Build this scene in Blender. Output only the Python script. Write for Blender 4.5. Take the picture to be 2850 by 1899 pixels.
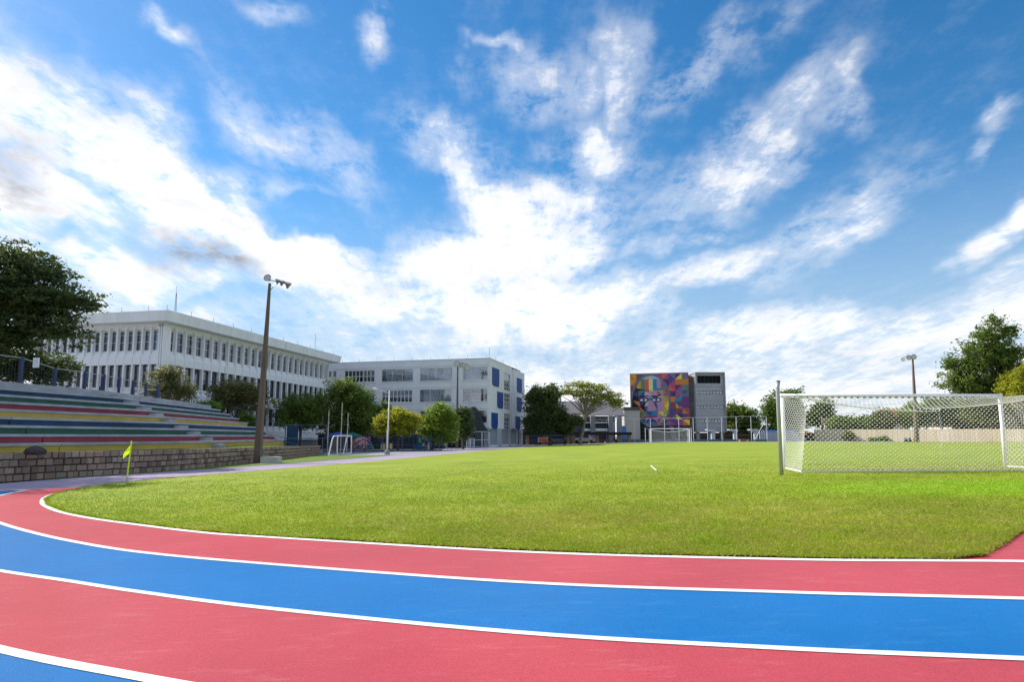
import bpy, bmesh, math, random
import numpy as np
from mathutils import Vector, Matrix
R = math.radians
random.seed(7); rng = np.random.default_rng(7)
for o in list(bpy.data.objects): bpy.data.objects.remove(o)
scene = bpy.context.scene
col = scene.collection

# ------------------------------------------------------------------ camera
F, S, H = 1750., 74., 1.04                    # focal length in photo pixels, lens shift, eye height
PITCH = math.atan(191.7 / 1750)
cp, sp = math.cos(PITCH), math.sin(PITCH)
cd = bpy.data.cameras.new('camera'); cam = bpy.data.objects.new('camera', cd); col.objects.link(cam)
cd.sensor_width = 36; cd.lens = F / 2850 * 36; cd.shift_y = S / 2850
cd.clip_start = .05; cd.clip_end = 6000
cam.location = (0, 0, H); cam.rotation_euler = (R(90) + PITCH, 0, 0)
scene.camera = cam

# ------------------------------------------------------------------ light
SUN_AZ, SUN_EL = R(-62), R(37)                # azimuth from +Y, negative is left
sd = Vector((math.sin(SUN_AZ) * math.cos(SUN_EL), math.cos(SUN_AZ) * math.cos(SUN_EL), math.sin(SUN_EL)))
sl = bpy.data.lights.new('sun', 'SUN'); so = bpy.data.objects.new('sun', sl); col.objects.link(so)
sl.energy = 5.0; sl.angle = R(.53); sl.color = (1, .945, .86)
so.rotation_euler = sd.to_track_quat('Z', 'Y').to_euler(); so.location = sd * 60
vs = scene.view_settings
vs.view_transform = 'Standard'; vs.look = 'None'; vs.gamma = 1; vs.use_curve_mapping = False
vs.exposure = .40
EXPO = 2 ** vs.exposure

# ------------------------------------------------------------------ world / sky
def ray(px, py):
    a = (px - 1425) / F; b = (949.5 + S - py) / F
    return Vector((a, cp - b * sp, sp + b * cp))
world = bpy.data.worlds.new('World'); scene.world = world; world.use_nodes = True
nt = world.node_tree; nt.nodes.clear()
def N(t, **k):
    n = nt.nodes.new(t)
    for a, b in k.items(): setattr(n, a, b)
    return n
def L(a, b): nt.links.new(a, b)
def M(op, a, b=None, c=None, clamp=False):
    n = N('ShaderNodeMath', operation=op); n.use_clamp = clamp
    for i, v in enumerate((a, b, c)):
        if v is None: continue
        if isinstance(v, (int, float)): n.inputs[i].default_value = v
        else: L(v, n.inputs[i])
    return n.outputs[0]
def SMOOTH(v, lo, hi, a=0, b=1):
    n = N('ShaderNodeMapRange', interpolation_type='SMOOTHSTEP')
    n.inputs[1].default_value = lo; n.inputs[2].default_value = hi
    n.inputs[3].default_value = a; n.inputs[4].default_value = b
    L(v, n.inputs[0]); return n.outputs[0]
sky = N('ShaderNodeTexSky', sky_type='NISHITA', sun_disc=False)
sky.sun_elevation = SUN_EL; sky.sun_rotation = SUN_AZ
sky.air_density = 1.0; sky.dust_density = .2; sky.ozone_density = 2.2
geo = N('ShaderNodeTexCoord'); sep = N('ShaderNodeSeparateXYZ'); L(geo.outputs['Generated'], sep.inputs[0])
X, Y, Z = sep.outputs
az = M('ARCTAN2', X, Y); el = M('ARCSINE', Z)
ae = N('ShaderNodeCombineXYZ'); L(az, ae.inputs[0]); L(el, ae.inputs[1])
# clouds on a high plane: perspective comes from dividing by height
zz = M('MAXIMUM', M('ADD', Z, .13), .05)
pl = N('ShaderNodeCombineXYZ'); L(M('DIVIDE', X, zz), pl.inputs[0]); L(M('DIVIDE', Y, zz), pl.inputs[1])
def noise(vec, scale, loc, stretch=(1, 1, 1), rot=0, detail=9, rough=.58, dist=0.):
    mp = N('ShaderNodeMapping'); mp.inputs['Location'].default_value = loc
    mp.inputs['Rotation'].default_value = (0, 0, rot); mp.inputs['Scale'].default_value = stretch
    L(vec, mp.inputs[0])
    n = N('ShaderNodeTexNoise', noise_dimensions='2D'); n.inputs['Scale'].default_value = scale; n.inputs['Detail'].default_value = detail
    n.inputs['Roughness'].default_value = rough; n.inputs['Distortion'].default_value = dist
    L(mp.outputs[0], n.inputs['Vector']); return n.outputs['Fac']
n_st = noise(pl.outputs[0], 2.6, (3.1, 1.7, 0), (1.7, .42, 1), R(12), 8, .66)      # streaks running away from us
n_pf = noise(pl.outputs[0], 11.0, (7.3, 2.9, 0), (1.15, .8, 1), R(-20), 6, .68)       # puffs
n_ae = noise(ae.outputs[0], 13, (4, 2, 0), (1, 2.3, 1), R(8), 8, .68)
wn = N('ShaderNodeTexNoise', noise_dimensions='2D'); wn.inputs['Scale'].default_value = 6.5; wn.inputs['Detail'].default_value = 4; L(ae.outputs[0], wn.inputs['Vector'])
wv = N('ShaderNodeVectorMath', operation='MULTIPLY_ADD'); wv.inputs[1].default_value = (.20, .13, 0); L(wn.outputs['Color'], wv.inputs[0])
wo2 = N('ShaderNodeVectorMath', operation='SUBTRACT'); wo2.inputs[1].default_value = (.10, .065, 0); L(ae.outputs[0], wo2.inputs[0]); L(wo2.outputs[0], wv.inputs[2])
AEW = wv.outputs[0]
K = 2850 / 2353
def blob(x, y, rx, ry, rot=0, w=1.):
    d = ray(x * K, y * K).normalized()
    a0, e0 = math.atan2(d.x, d.y), math.asin(d.z)
    sc = math.cos(a0)
    mp = N('ShaderNodeMapping', vector_type='TEXTURE'); mp.inputs['Location'].default_value = (a0, e0, 0)
    mp.inputs['Rotation'].default_value = (0, 0, R(rot))
    mp.inputs['Scale'].default_value = (rx * K / F * sc ** .9, ry * K / F * sc ** .8, 1)
    L(AEW, mp.inputs[0])
    ln = N('ShaderNodeVectorMath', operation='LENGTH'); L(mp.outputs[0], ln.inputs[0])
    return SMOOTH(ln.outputs['Value'], 1.3, .1, 0, w)
BL = [(40, 250, 360, 150, -36, 1.0), (0, 440, 340, 190, -10, 1.22), (380, 430, 450, 130, -31, 1.25), (600, 560, 420, 140, -14, 1.2),
      (270, 610, 330, 100, 0, 1.0), (760, 640, 420, 90, -3, 1.05), (330, 720, 420, 80, 0, .75),
      (1070, 370, 210, 95, -18, .8), (1200, 480, 220, 110, -15, 1.05), (1110, 590, 420, 120, 14, 1.18),
      (1150, 720, 560, 130, 3, 1.2), (1410, 700, 110, 80, 0, 1.0),
      (1350, 350, 140, 90, -20, .72), (1420, 190, 70, 150, 3, .55), (1600, 165, 270, 75, 20, .60), (1250, 180, 230, 80, -5, .5),
      (1650, 410, 200, 80, 18, .74), (1770, 310, 250, 70, 33, .6), (1930, 240, 150, 45, 45, .5),
      (1720, 605, 330, 60, 10, .80), (1930, 510, 220, 105, 35, .82), (1560, 545, 170, 30, 5, .5),
      (1850, 790, 640, 80, 6, .95), (2280, 740, 360, 120, 8, .92),
      (850, 45, 90, 75, -60, .85), (350, 62, 90, 34, -25, .75), (620, 25, 120, 38, -15, .6), (1130, 85, 85, 26, -24, .56),
      (2340, 540, 105, 45, 25, .95), (2300, 250, 100, 36, 28, .62), (2240, 345, 80, 24, 22, .56),
      (660, 330, 260, 70, -28, .58), (900, 560, 170, 30, 4, .5)]
HOLES = [(720, 500, 170, 34, -4, -1.0), (960, 780, 120, 26, 0, -.4), (1640, 700, 130, 40, 0, -.5),
         (110, 560, 150, 28, -8, -.7), (590, 670, 90, 26, 0, -.5), (1640, 860, 120, 30, 0, -.3), (440, 700, 110, 22, 0, -.4)]
cov = None
for b in BL:
    v = blob(*b); cov = v if cov is None else M('MAXIMUM', cov, v)
for b in HOLES: cov = M('ADD', cov, blob(*b))
# outside the picture the same broken cloud goes on
inview = SMOOTH(M('ABSOLUTE', az), .72, .92); inview = M('MAXIMUM', inview, SMOOTH(el, .66, .80))
cov = M('MAXIMUM', cov, M('MULTIPLY', SMOOTH(n_st, .40, .62), inview))
hz = SMOOTH(el, .20, .06)                                           # towards the horizon the layers close up
cov = M('MAXIMUM', cov, M('MULTIPLY', hz, .96))
tex = M('ADD', M('MULTIPLY', n_st, .58), M('MULTIPLY', n_pf, .42))
tex = M('ADD', M('MULTIPLY', tex, .66), M('MULTIPLY', n_ae, .34))
dens_in = M('ADD', M('MULTIPLY', cov, .80), M('MULTIPLY', M('SUBTRACT', tex, .5), SMOOTH(cov, 0, .55, 1.1, 3.2)))
dens = SMOOTH(dens_in, .16, 1.0)
soft = M('MULTIPLY', SMOOTH(dens_in, -.05, .6), .38)
dens = M('MAXIMUM', dens, soft)
grey = M('ADD', blob(20, 400, 120, 110, -60, .55), blob(440, 590, 140, 45, -10, .62))
shade = M('ADD', M('MULTIPLY', SMOOTH(n_pf, .40, .62), .11), M('MULTIPLY', SMOOTH(n_ae, .40, .64), .20))
shade = M('MULTIPLY', shade, M('SUBTRACT', 1, M('MULTIPLY', hz, .6)))
shade = M('ADD', shade, M('MULTIPLY', hz, .16))
lum = M('SUBTRACT', 1.0, M('ADD', M('MULTIPLY', grey, .85), shade))
STR = .1
cl = N('ShaderNodeMix', data_type='RGBA'); cl.inputs[6].default_value = (.17, .20, .26, 1); cl.inputs[7].default_value = (1., 1.0, 1.02, 1)
L(lum, cl.inputs[0])
clm = N('ShaderNodeVectorMath', operation='SCALE'); clm.inputs['Scale'].default_value = 1.0 / STR / EXPO * 1.27; L(cl.outputs[2], clm.inputs[0])
hs = N('ShaderNodeHueSaturation'); hs.inputs['Saturation'].default_value = 1.36; hs.inputs['Value'].default_value = 1.22; hs.inputs['Hue'].default_value = .497
L(sky.outputs[0], hs.inputs['Color'])
hb = N('ShaderNodeMix', data_type='RGBA'); L(SMOOTH(el, .42, .05, 0, .88), hb.inputs[0]); L(hs.outputs[0], hb.inputs[6]); hb.inputs[7].default_value = (*[v / STR / EXPO for v in (.44, .61, .82)], 1)
mx = N('ShaderNodeMix', data_type='RGBA'); L(dens, mx.inputs[0]); L(hb.outputs[2], mx.inputs[6]); L(clm.outputs[0], mx.inputs[7])
bg = N('ShaderNodeBackground'); bg.inputs['Strength'].default_value = STR; L(mx.outputs[2], bg.inputs['Color'])
wo = N('ShaderNodeOutputWorld'); L(bg.outputs[0], wo.inputs[0])
world.cycles.sampling_method = 'MANUAL'; world.cycles.sample_map_resolution = 512

# ------------------------------------------------------------------ where things stand
def smin(a, b, k):
    h = max(k - abs(a - b), 0) / k; return min(a, b) - h * h * k * .25
def gz(x, y):                                  # the pitch is crowned: it falls gently to the left
    u = (x - 9 - .173 * (y - 21)) * .0264
    return -smin(-smin(u, 0, .25), .7, .25)
def at(px, py, y):                             # photo pixel -> point at distance y
    d = ray(px, py); t = y / d.y; return Vector((d.x * t, y, H + d.z * t))
def gp(x, y, dz=0): return Vector((x, y, gz(x, y) + dz))

# ------------------------------------------------------------------ materials
MATS = {}
def mat(name, c, rough=.8, var=.12, scale=3., bump=0., bscale=None, spec=.3, metal=0., stretch=(1, 1, 1), var2=None, coord='Object', detail=6):
    if name in MATS: return MATS[name]
    m = bpy.data.materials.new(name); m.use_nodes = True; t = m.node_tree; bs = t.nodes['Principled BSDF']
    bs.inputs['Roughness'].default_value = rough; bs.inputs['Metallic'].default_value = metal
    bs.inputs['Specular IOR Level'].default_value = spec
    tc = t.nodes.new('ShaderNodeTexCoord'); mp = t.nodes.new('ShaderNodeMapping'); mp.inputs['Scale'].default_value = stretch
    t.links.new(tc.outputs[coord], mp.inputs[0])
    n = t.nodes.new('ShaderNodeTexNoise'); n.inputs['Scale'].default_value = scale; n.inputs['Detail'].default_value = detail; n.inputs['Roughness'].default_value = .62
    t.links.new(mp.outputs[0], n.inputs['Vector'])
    mr = t.nodes.new('ShaderNodeMapRange'); mr.inputs[1].default_value = .3; mr.inputs[2].default_value = .7
    t.links.new(n.outputs['Fac'], mr.inputs[0])
    x = t.nodes.new('ShaderNodeMix'); x.data_type = 'RGBA'
    c2 = var2 or tuple(min(1, v * (1 + var)) for v in c); c1 = tuple(v * (1 - var) for v in c)
    x.inputs[6].default_value = (*c1, 1); x.inputs[7].default_value = (*c2, 1)
    t.links.new(mr.outputs[0], x.inputs[0]); t.links.new(x.outputs[2], bs.inputs['Base Color'])
    if bump:
        n2 = t.nodes.new('ShaderNodeTexNoise'); n2.inputs['Scale'].default_value = bscale or scale * 4; n2.inputs['Detail'].default_value = 5
        t.links.new(mp.outputs[0], n2.inputs['Vector'])
        b = t.nodes.new('ShaderNodeBump'); b.inputs['Strength'].default_value = bump; b.inputs['Distance'].default_value = .02
        t.links.new(n2.outputs['Fac'], b.inputs['Height']); t.links.new(b.outputs[0], bs.inputs['Normal'])
    MATS[name] = m; return m
def glass(name, tint, refl=.3):
    if name in MATS: return MATS[name]
    m = bpy.data.materials.new(name); m.use_nodes = True; t = m.node_tree; t.nodes.clear()
    o = t.nodes.new('ShaderNodeOutputMaterial'); tr = t.nodes.new('ShaderNodeBsdfTransparent'); tr.inputs[0].default_value = (*tint, 1)
    gl = t.nodes.new('ShaderNodeBsdfGlossy'); gl.inputs['Roughness'].default_value = .04; gl.inputs[0].default_value = (.9, .93, 1, 1)
    nz = t.nodes.new('ShaderNodeTexNoise'); nz.inputs['Scale'].default_value = .8
    bp = t.nodes.new('ShaderNodeBump'); bp.inputs['Strength'].default_value = .03; t.links.new(nz.outputs['Fac'], bp.inputs['Height']); t.links.new(bp.outputs[0], gl.inputs['Normal'])
    fr = t.nodes.new('ShaderNodeFresnel'); fr.inputs[0].default_value = 1.5
    ad = t.nodes.new('ShaderNodeMath'); ad.operation = 'ADD'; ad.inputs[1].default_value = refl; ad.use_clamp = True; t.links.new(fr.outputs[0], ad.inputs[0])
    mx = t.nodes.new('ShaderNodeMixShader'); t.links.new(ad.outputs[0], mx.inputs[0]); t.links.new(tr.outputs[0], mx.inputs[1]); t.links.new(gl.outputs[0], mx.inputs[2])
    t.links.new(mx.outputs[0], o.inputs[0]); MATS[name] = m; return m
def leafmat(name, dark, light, trans=.35):
    if name in MATS: return MATS[name]
    m = bpy.data.materials.new(name); m.use_nodes = True; t = m.node_tree; bs = t.nodes['Principled BSDF']; out = t.nodes['Material Output']
    a = t.nodes.new('ShaderNodeAttribute'); a.attribute_name = 'tone'
    x = t.nodes.new('ShaderNodeMix'); x.data_type = 'RGBA'; x.inputs[6].default_value = (*dark, 1); x.inputs[7].default_value = (*light, 1)
    t.links.new(a.outputs['Fac'], x.inputs[0]); t.links.new(x.outputs[2], bs.inputs['Base Color'])
    bs.inputs['Roughness'].default_value = .55; bs.inputs['Specular IOR Level'].default_value = .3
    tl = t.nodes.new('ShaderNodeBsdfTranslucent'); ms = t.nodes.new('ShaderNodeMixShader'); ms.inputs[0].default_value = trans
    hs = t.nodes.new('ShaderNodeHueSaturation'); hs.inputs['Value'].default_value = 1.5; hs.inputs['Hue'].default_value = .485; t.links.new(x.outputs[2], hs.inputs['Color'])
    t.links.new(hs.outputs[0], tl.inputs[0])
    t.links.new(bs.outputs[0], ms.inputs[1]); t.links.new(tl.outputs[0], ms.inputs[2]); t.links.new(ms.outputs[0], out.inputs[0])
    MATS[name] = m; return m

# ------------------------------------------------------------------ mesh helpers
class MB:
    def __init__(s): s.v = []; s.f = []
    def add(s, V, Fc):
        n = len(s.v); s.v += [tuple(p) for p in V]; s.f += [tuple(i + n for i in f) for f in Fc]; return s
    def box(s, x0, x1, y0, y1, z0, z1):
        return s.add([(x0, y0, z0), (x1, y0, z0), (x1, y1, z0), (x0, y1, z0), (x0, y0, z1), (x1, y0, z1), (x1, y1, z1), (x0, y1, z1)],
                     [(0, 3, 2, 1), (4, 5, 6, 7), (0, 1, 5, 4), (1, 2, 6, 5), (2, 3, 7, 6), (3, 0, 4, 7)])
    def hexa(s, a, b):                           # a, b: two matching quads
        return s.add(list(a) + list(b), [(0, 3, 2, 1), (4, 5, 6, 7), (0, 1, 5, 4), (1, 2, 6, 5), (2, 3, 7, 6), (3, 0, 4, 7)])
    def tube(s, pts, rad, n=6, caps=True):
        pts = [Vector(p) for p in pts]
        if not hasattr(rad, '__len__'): rad = [rad] * len(pts)
        V = []; Fc = []; up = None
        for i, p in enumerate(pts):
            t = (pts[min(i + 1, len(pts) - 1)] - pts[max(i - 1, 0)])
            t = t.normalized() if t.length > 1e-9 else Vector((0, 0, 1))
            if up is None: up = Vector((1, 0, 0)) if abs(t.x) < .8 else Vector((0, 1, 0))
            a = t.cross(up).normalized(); up = a.cross(t).normalized()
            for k in range(n):
                th = 2 * math.pi * (k + .5) / n
                V.append(p + (a * math.cos(th) + up * math.sin(th)) * rad[i])
        for i in range(len(pts) - 1):
            for k in range(n):
                k2 = (k + 1) % n; Fc.append((i * n + k, i * n + k2, (i + 1) * n + k2, (i + 1) * n + k))
        if caps:
            Fc.append(tuple(range(n - 1, -1, -1))); Fc.append(tuple((len(pts) - 1) * n + k for k in range(n)))
        return s.add(V, Fc)
    def prism(s, poly, axis_vec):
        n = len(poly); a = [Vector(p) for p in poly]; b = [p + Vector(axis_vec) for p in a]
        return s.add(a + b, [tuple(range(n - 1, -1, -1)), tuple(range(n, 2 * n))] + [(i, (i + 1) % n, n + (i + 1) % n, n + i) for i in range(n)])
    def mesh(s, name, m, smooth=False):
        me = bpy.data.meshes.new(name); me.from_pydata(s.v, [], s.f)
        for x in (m if isinstance(m, (list, tuple)) else [m]): me.materials.append(x)
        if smooth: me.polygons.foreach_set('use_smooth', [True] * len(me.polygons))
        me.update(); return me
def obj(name, me, parent=None, loc=None, rz=0, world=True):
    o = bpy.data.objects.new(name, me); col.objects.link(o)
    if loc is not None: o.location = loc
    if rz: o.rotation_euler = (0, 0, rz)
    if parent is not None:
        o.parent = parent
        if world:
            r = parent
            tot = Vector(r.get('_base', (0, 0, 0)))
            o.matrix_parent_inverse = Matrix.Translation(-tot)
    return o
def tag(o, label, cat, group=None):
    o['label'] = label; o['category'] = cat
    if group: o['group'] = group
    return o
BASES = {}
def thing(name, label, cat, loc=(0, 0, 0), group=None, rz=0):
    o = bpy.data.objects.new(name, None); col.objects.link(o); o.empty_display_size = .2
    o.location = loc; o.rotation_euler = (0, 0, rz); BASES[o.name] = Vector(loc)
    return tag(o, label, cat, group)
def part(name, mb, m, parent, local=False, smooth=False, label=None, loc=None, rz=0):
    """geometry given in world space (or in the parent's own space when local)"""
    me = mb if isinstance(mb, bpy.types.Mesh) else mb.mesh(name, m, smooth)
    o = bpy.data.objects.new(name, me); col.objects.link(o); o.parent = parent
    if loc is not None: o.location = loc
    if rz: o.rotation_euler = (0, 0, rz)
    if not local and parent.name in BASES: o.matrix_parent_inverse = Matrix.Translation(-BASES[parent.name])
    if label: o['label'] = label
    return o
def struct(name, mb, m, smooth=False):
    me = mb if isinstance(mb, bpy.types.Mesh) else mb.mesh(name, m, smooth)
    o = bpy.data.objects.new(name, me); col.objects.link(o); o['kind'] = 'structure'; return o
def copy_tree(o, parent=None):
    c = o.copy(); col.objects.link(c)
    if parent is not None: c.parent = parent
    for ch in o.children: copy_tree(ch, c)
    return c
def resample(pts, n, linear=False):
    P = [np.array(p, float) for p in pts]; out = []
    for i in range(0 if linear else len(P) - 1):
        p0 = P[max(i - 1, 0)]; p1 = P[i]; p2 = P[i + 1]; p3 = P[min(i + 2, len(P) - 1)]
        for t in np.linspace(0, 1, 24, endpoint=False):
            out.append(.5 * ((2 * p1) + (-p0 + p2) * t + (2 * p0 - 5 * p1 + 4 * p2 - p3) * t * t + (-p0 + 3 * p1 - 3 * p2 + p3) * t ** 3))
    out.append(P[-1]); out = np.array(P if linear else out)
    s = np.r_[0, np.cumsum(np.linalg.norm(np.diff(out, axis=0), axis=1))]
    q = np.linspace(0, s[-1], n)
    return np.stack([np.interp(q, s, out[:, k]) for k in range(out.shape[1])], 1)
def strip(A, B, m, dz=0., skirt=0.):           # sheet between two plan curves draped on the ground
    n = len(A); V = []; Fc = []
    for a, b in zip(A, B):
        for k in range(m + 1):
            x, y = a * (1 - k / m) + b * k / m; V.append((x, y, gz(x, y) + dz))
    for i in range(n - 1):
        for k in range(m):
            q = i * (m + 1) + k; Fc.append((q, q + 1, q + m + 2, q + m + 1))
    return MB().add(V, Fc)
def normals(C):
    t = np.gradient(C, axis=0); t /= np.linalg.norm(t, axis=1)[:, None]
    return np.stack([-t[:, 1], t[:, 0]], 1)

# ================================================================== SETTING: ground, pitch, track
m_soil = mat('soil', (.13, .12, .07), .95, .3, .3, .3)
def ground_sheet():
    xs = np.r_[-2500, -900, -300, np.linspace(-120, 160, 57), 300, 900, 2500]
    ys = np.r_[-60, np.linspace(-20, 180, 41), 300, 700, 1500, 4000]
    V = [(x, y, gz(x, y) - .06) for y in ys for x in xs]; w = len(xs)
    Fc = [(j * w + i, j * w + i + 1, (j + 1) * w + i + 1, (j + 1) * w + i) for j in range(len(ys) - 1) for i in range(w - 1)]
    return MB().add(V, Fc)
struct('ground', ground_sheet(), m_soil, True)
NC = 420
far = lambda k: [(-10.32 - 1.39 * k, 34.8 + .3 * k), (-8.1 - 1.39 * k, 44.2 + .3 * k), (-6.3 - 1.39 * k, 53.6 + .3 * k), (-4.4 - 1.39 * k, 62.4 + .3 * k), (-.5 - 1.39 * k, 80 + .3 * k), (3.9 - 1.39 * k, 92.4 + .3 * k), (6.5 - 1.39 * k, 101 + .3 * k)]
L1 = resample([(9, 4.95), (6.5, 5.45), (4.63, 5.85), (3.85, 5.95), (2.48, 6.16), (0, 6.86), (-3.32, 8.43), (-4.39, 9.02), (-6.06, 10.22), (-7.4, 11.25), (-8.7, 12.4), (-9.85, 13.6), (-10.9, 14.85),
               (-12.1, 16.6), (-13.0, 18.5), (-13.55, 20.5), (-13.7, 22.5), (-13.3, 25.2), (-12.45, 28)] + far(0), NC)
L2 = resample([(8, 3.75), (3.61, 4.59), (1.97, 4.91), (0, 5.43), (-2.6, 6.56), (-4.4, 7.5), (-5.94, 8.58), (-7.32, 9.69), (-8.67, 10.87), (-10.3, 12.4), (-12, 14.2), (-13.4, 16.3), (-14.5, 18.7), (-15.1, 20.8), (-15.15, 23), (-14.7, 25.8), (-13.85, 28.4)] + far(1), NC)
L3 = resample([(7, 2.6), (2.66, 3.42), (1.46, 3.66), (0, 4.05), (-1.86, 4.79), (-3.18, 5.44), (-4.09, 5.94), (-5.15, 6.51), (-7, 7.6), (-9.5, 9.4), (-12, 11.8), (-14, 14.4), (-15.5, 17.3), (-16.3, 20.2), (-16.5, 23), (-16.1, 26.2), (-15.25, 29)] + far(2), NC)
L4 = resample([(6, 1.4), (2.5, 2.05), (0, 2.7), (-1.2, 3.13), (-2.0, 3.46), (-3.09, 3.96), (-5, 5.0), (-8, 6.6), (-11, 8.8), (-13.8, 11.8), (-15.9, 15), (-17.2, 18.2), (-17.8, 21), (-17.9, 23.4), (-17.45, 26.4), (-16.6, 29.3)] + far(3), NC)
L5 = resample([(5.5, 0), (2, .6), (0, 1.3), (-3, 2.5), (-6, 3.9), (-9, 5.4), (-12.4, 7.8), (-15.2, 10.6), (-17.3, 14), (-18.4, 18), (-18.5, 21), (-18.3, 24), (-17.7, 27), (-16.75, 29.6)] + [(-14.6, 35.7), (-12.35, 45.2), (-10.55, 54.6), (-8.65, 63.4), (-4.75, 81), (-.35, 93.4), (2.2, 102)], NC)
def trackmat(name, c, pale):
    m = mat(name, c, .6, .12, .45, .35, 150, .06)
    m.node_tree.nodes['Principled BSDF'].inputs['Coat Weight'].default_value = .22; m.node_tree.nodes['Principled BSDF'].inputs['Coat Roughness'].default_value = .22; m.node_tree.nodes['Principled BSDF'].inputs['Coat IOR'].default_value = 1.25
    t = m.node_tree; bs = t.nodes['Principled BSDF']
    # scuffs: fine pale rubbings and a few dark specks
    tc = t.nodes.new('ShaderNodeTexCoord')
    mp = t.nodes.new('ShaderNodeMapping'); mp.inputs['Scale'].default_value = (1.2, 5, 1); mp.inputs['Rotation'].default_value = (0, 0, R(-25)); t.links.new(tc.outputs['Object'], mp.inputs[0])
    n = t.nodes.new('ShaderNodeTexNoise'); n.inputs['Scale'].default_value = 2.2; n.inputs['Detail'].default_value = 10; n.inputs['Roughness'].default_value = .72; t.links.new(mp.outputs[0], n.inputs['Vector'])
    mr = t.nodes.new('ShaderNodeMapRange'); mr.inputs[1].default_value = .54; mr.inputs[2].default_value = .80; mr.inputs[4].default_value = .6; t.links.new(n.outputs['Fac'], mr.inputs[0])
    x = t.nodes.new('ShaderNodeMix'); x.data_type = 'RGBA'; x.inputs[7].default_value = (*pale, 1)
    src = bs.inputs['Base Color'].links[0].from_socket; t.links.new(src, x.inputs[6]); t.links.new(mr.outputs[0], x.inputs[0])
    v = t.nodes.new('ShaderNodeTexVoronoi'); v.inputs['Scale'].default_value = 1.7; t.links.new(tc.outputs['Object'], v.inputs['Vector'])
    m2 = t.nodes.new('ShaderNodeMapRange'); m2.inputs[1].default_value = .012; m2.inputs[2].default_value = .02; m2.inputs[3].default_value = .7; m2.inputs[4].default_value = 0; t.links.new(v.outputs['Distance'], m2.inputs[0])
    y = t.nodes.new('ShaderNodeMix'); y.data_type = 'RGBA'; y.inputs[7].default_value = (.04, .035, .03, 1); t.links.new(m2.outputs[0], y.inputs[0]); t.links.new(x.outputs[2], y.inputs[6])
    gn = t.nodes.new('ShaderNodeTexNoise'); gn.inputs['Scale'].default_value = 70; gn.inputs['Detail'].default_value = 3; t.links.new(tc.outputs['Object'], gn.inputs['Vector'])
    g1 = t.nodes.new('ShaderNodeMapRange'); g1.inputs[1].default_value = .3; g1.inputs[2].default_value = .7; g1.inputs[3].default_value = .86; g1.inputs[4].default_value = 1.12; t.links.new(gn.outputs['Fac'], g1.inputs[0])
    hv = t.nodes.new('ShaderNodeHueSaturation'); t.links.new(g1.outputs[0], hv.inputs['Value']); t.links.new(y.outputs[2], hv.inputs['Color'])
    t.links.new(hv.outputs[0], bs.inputs['Base Color'])
    return m
m_red = trackmat('track_red', (.46, .060, .076), (.55, .18, .18)); m_blue = trackmat('track_blue', (.001, .142, .41), (.05, .22, .47))
m_line = mat('line_paint', (.74, .73, .70), .6, .13, 5, .2, 120, detail=9)
m_lil = trackmat('track_lilac', (.40, .315, .40), (.50, .42, .48)); m_lil2 = trackmat('track_lilac_outer', (.36, .31, .43), (.46, .42, .50))  # pale lilac in place of red and blue along the left straight
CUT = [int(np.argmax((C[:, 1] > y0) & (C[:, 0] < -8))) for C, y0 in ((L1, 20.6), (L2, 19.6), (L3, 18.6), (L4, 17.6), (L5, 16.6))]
CV = [L1, L2, L3, L4, L5]
for k in range(4):
    A, B = CV[k], CV[k + 1]; nm, m = (('red_track_lane', m_red), ('blue_track_lane', m_blue))[k % 2]
    struct(nm, strip(resample(A[:CUT[k] + 1], 300, True), resample(B[:CUT[k + 1] + 1], 300, True), 6), m, True)
    struct('lilac_track_lane', strip(resample(A[CUT[k]:], 200, True), resample(B[CUT[k + 1]:], 200, True), 6), (m_lil, m_lil2)[k > 1], True)
for k, w in ((0, .105), (1, .085), (2, .072), (3, .085)):
    C = CV[k] if k == 0 else CV[k][:CUT[k]]; nn = normals(C); struct('lane_line', strip(C - nn * w / 2, C + nn * w / 2, 2, .004), m_line, True)
# red apron inside the bend, right of the grass corner, and the strip just inside the inner line
ed = np.array([(4.0, 6.25), (4.4, 6.5), (5.1, 7.15), (6.1, 8.05), (7.8, 9.7), (11.8, 13.7), (15.8, 18.2)])
ia = int(np.argmin(np.abs(L1[:, 0] + 6)))
LI = L1[:ia]; ni = normals(LI); ni *= np.sign(np.sum(ni * (np.array([0, 30]) - LI), axis=1))[:, None]
struct('red_apron', strip(LI - ni * .02, LI + ni * .55, 4, -.006), m_red, True)
struct('red_apron', strip(resample([(4.2, 6.2), (6, 6.0), (10, 5.4), (16, 5.1), (24, 6)], 60), resample(ed, 60), 12, -.010), m_red, True)

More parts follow.
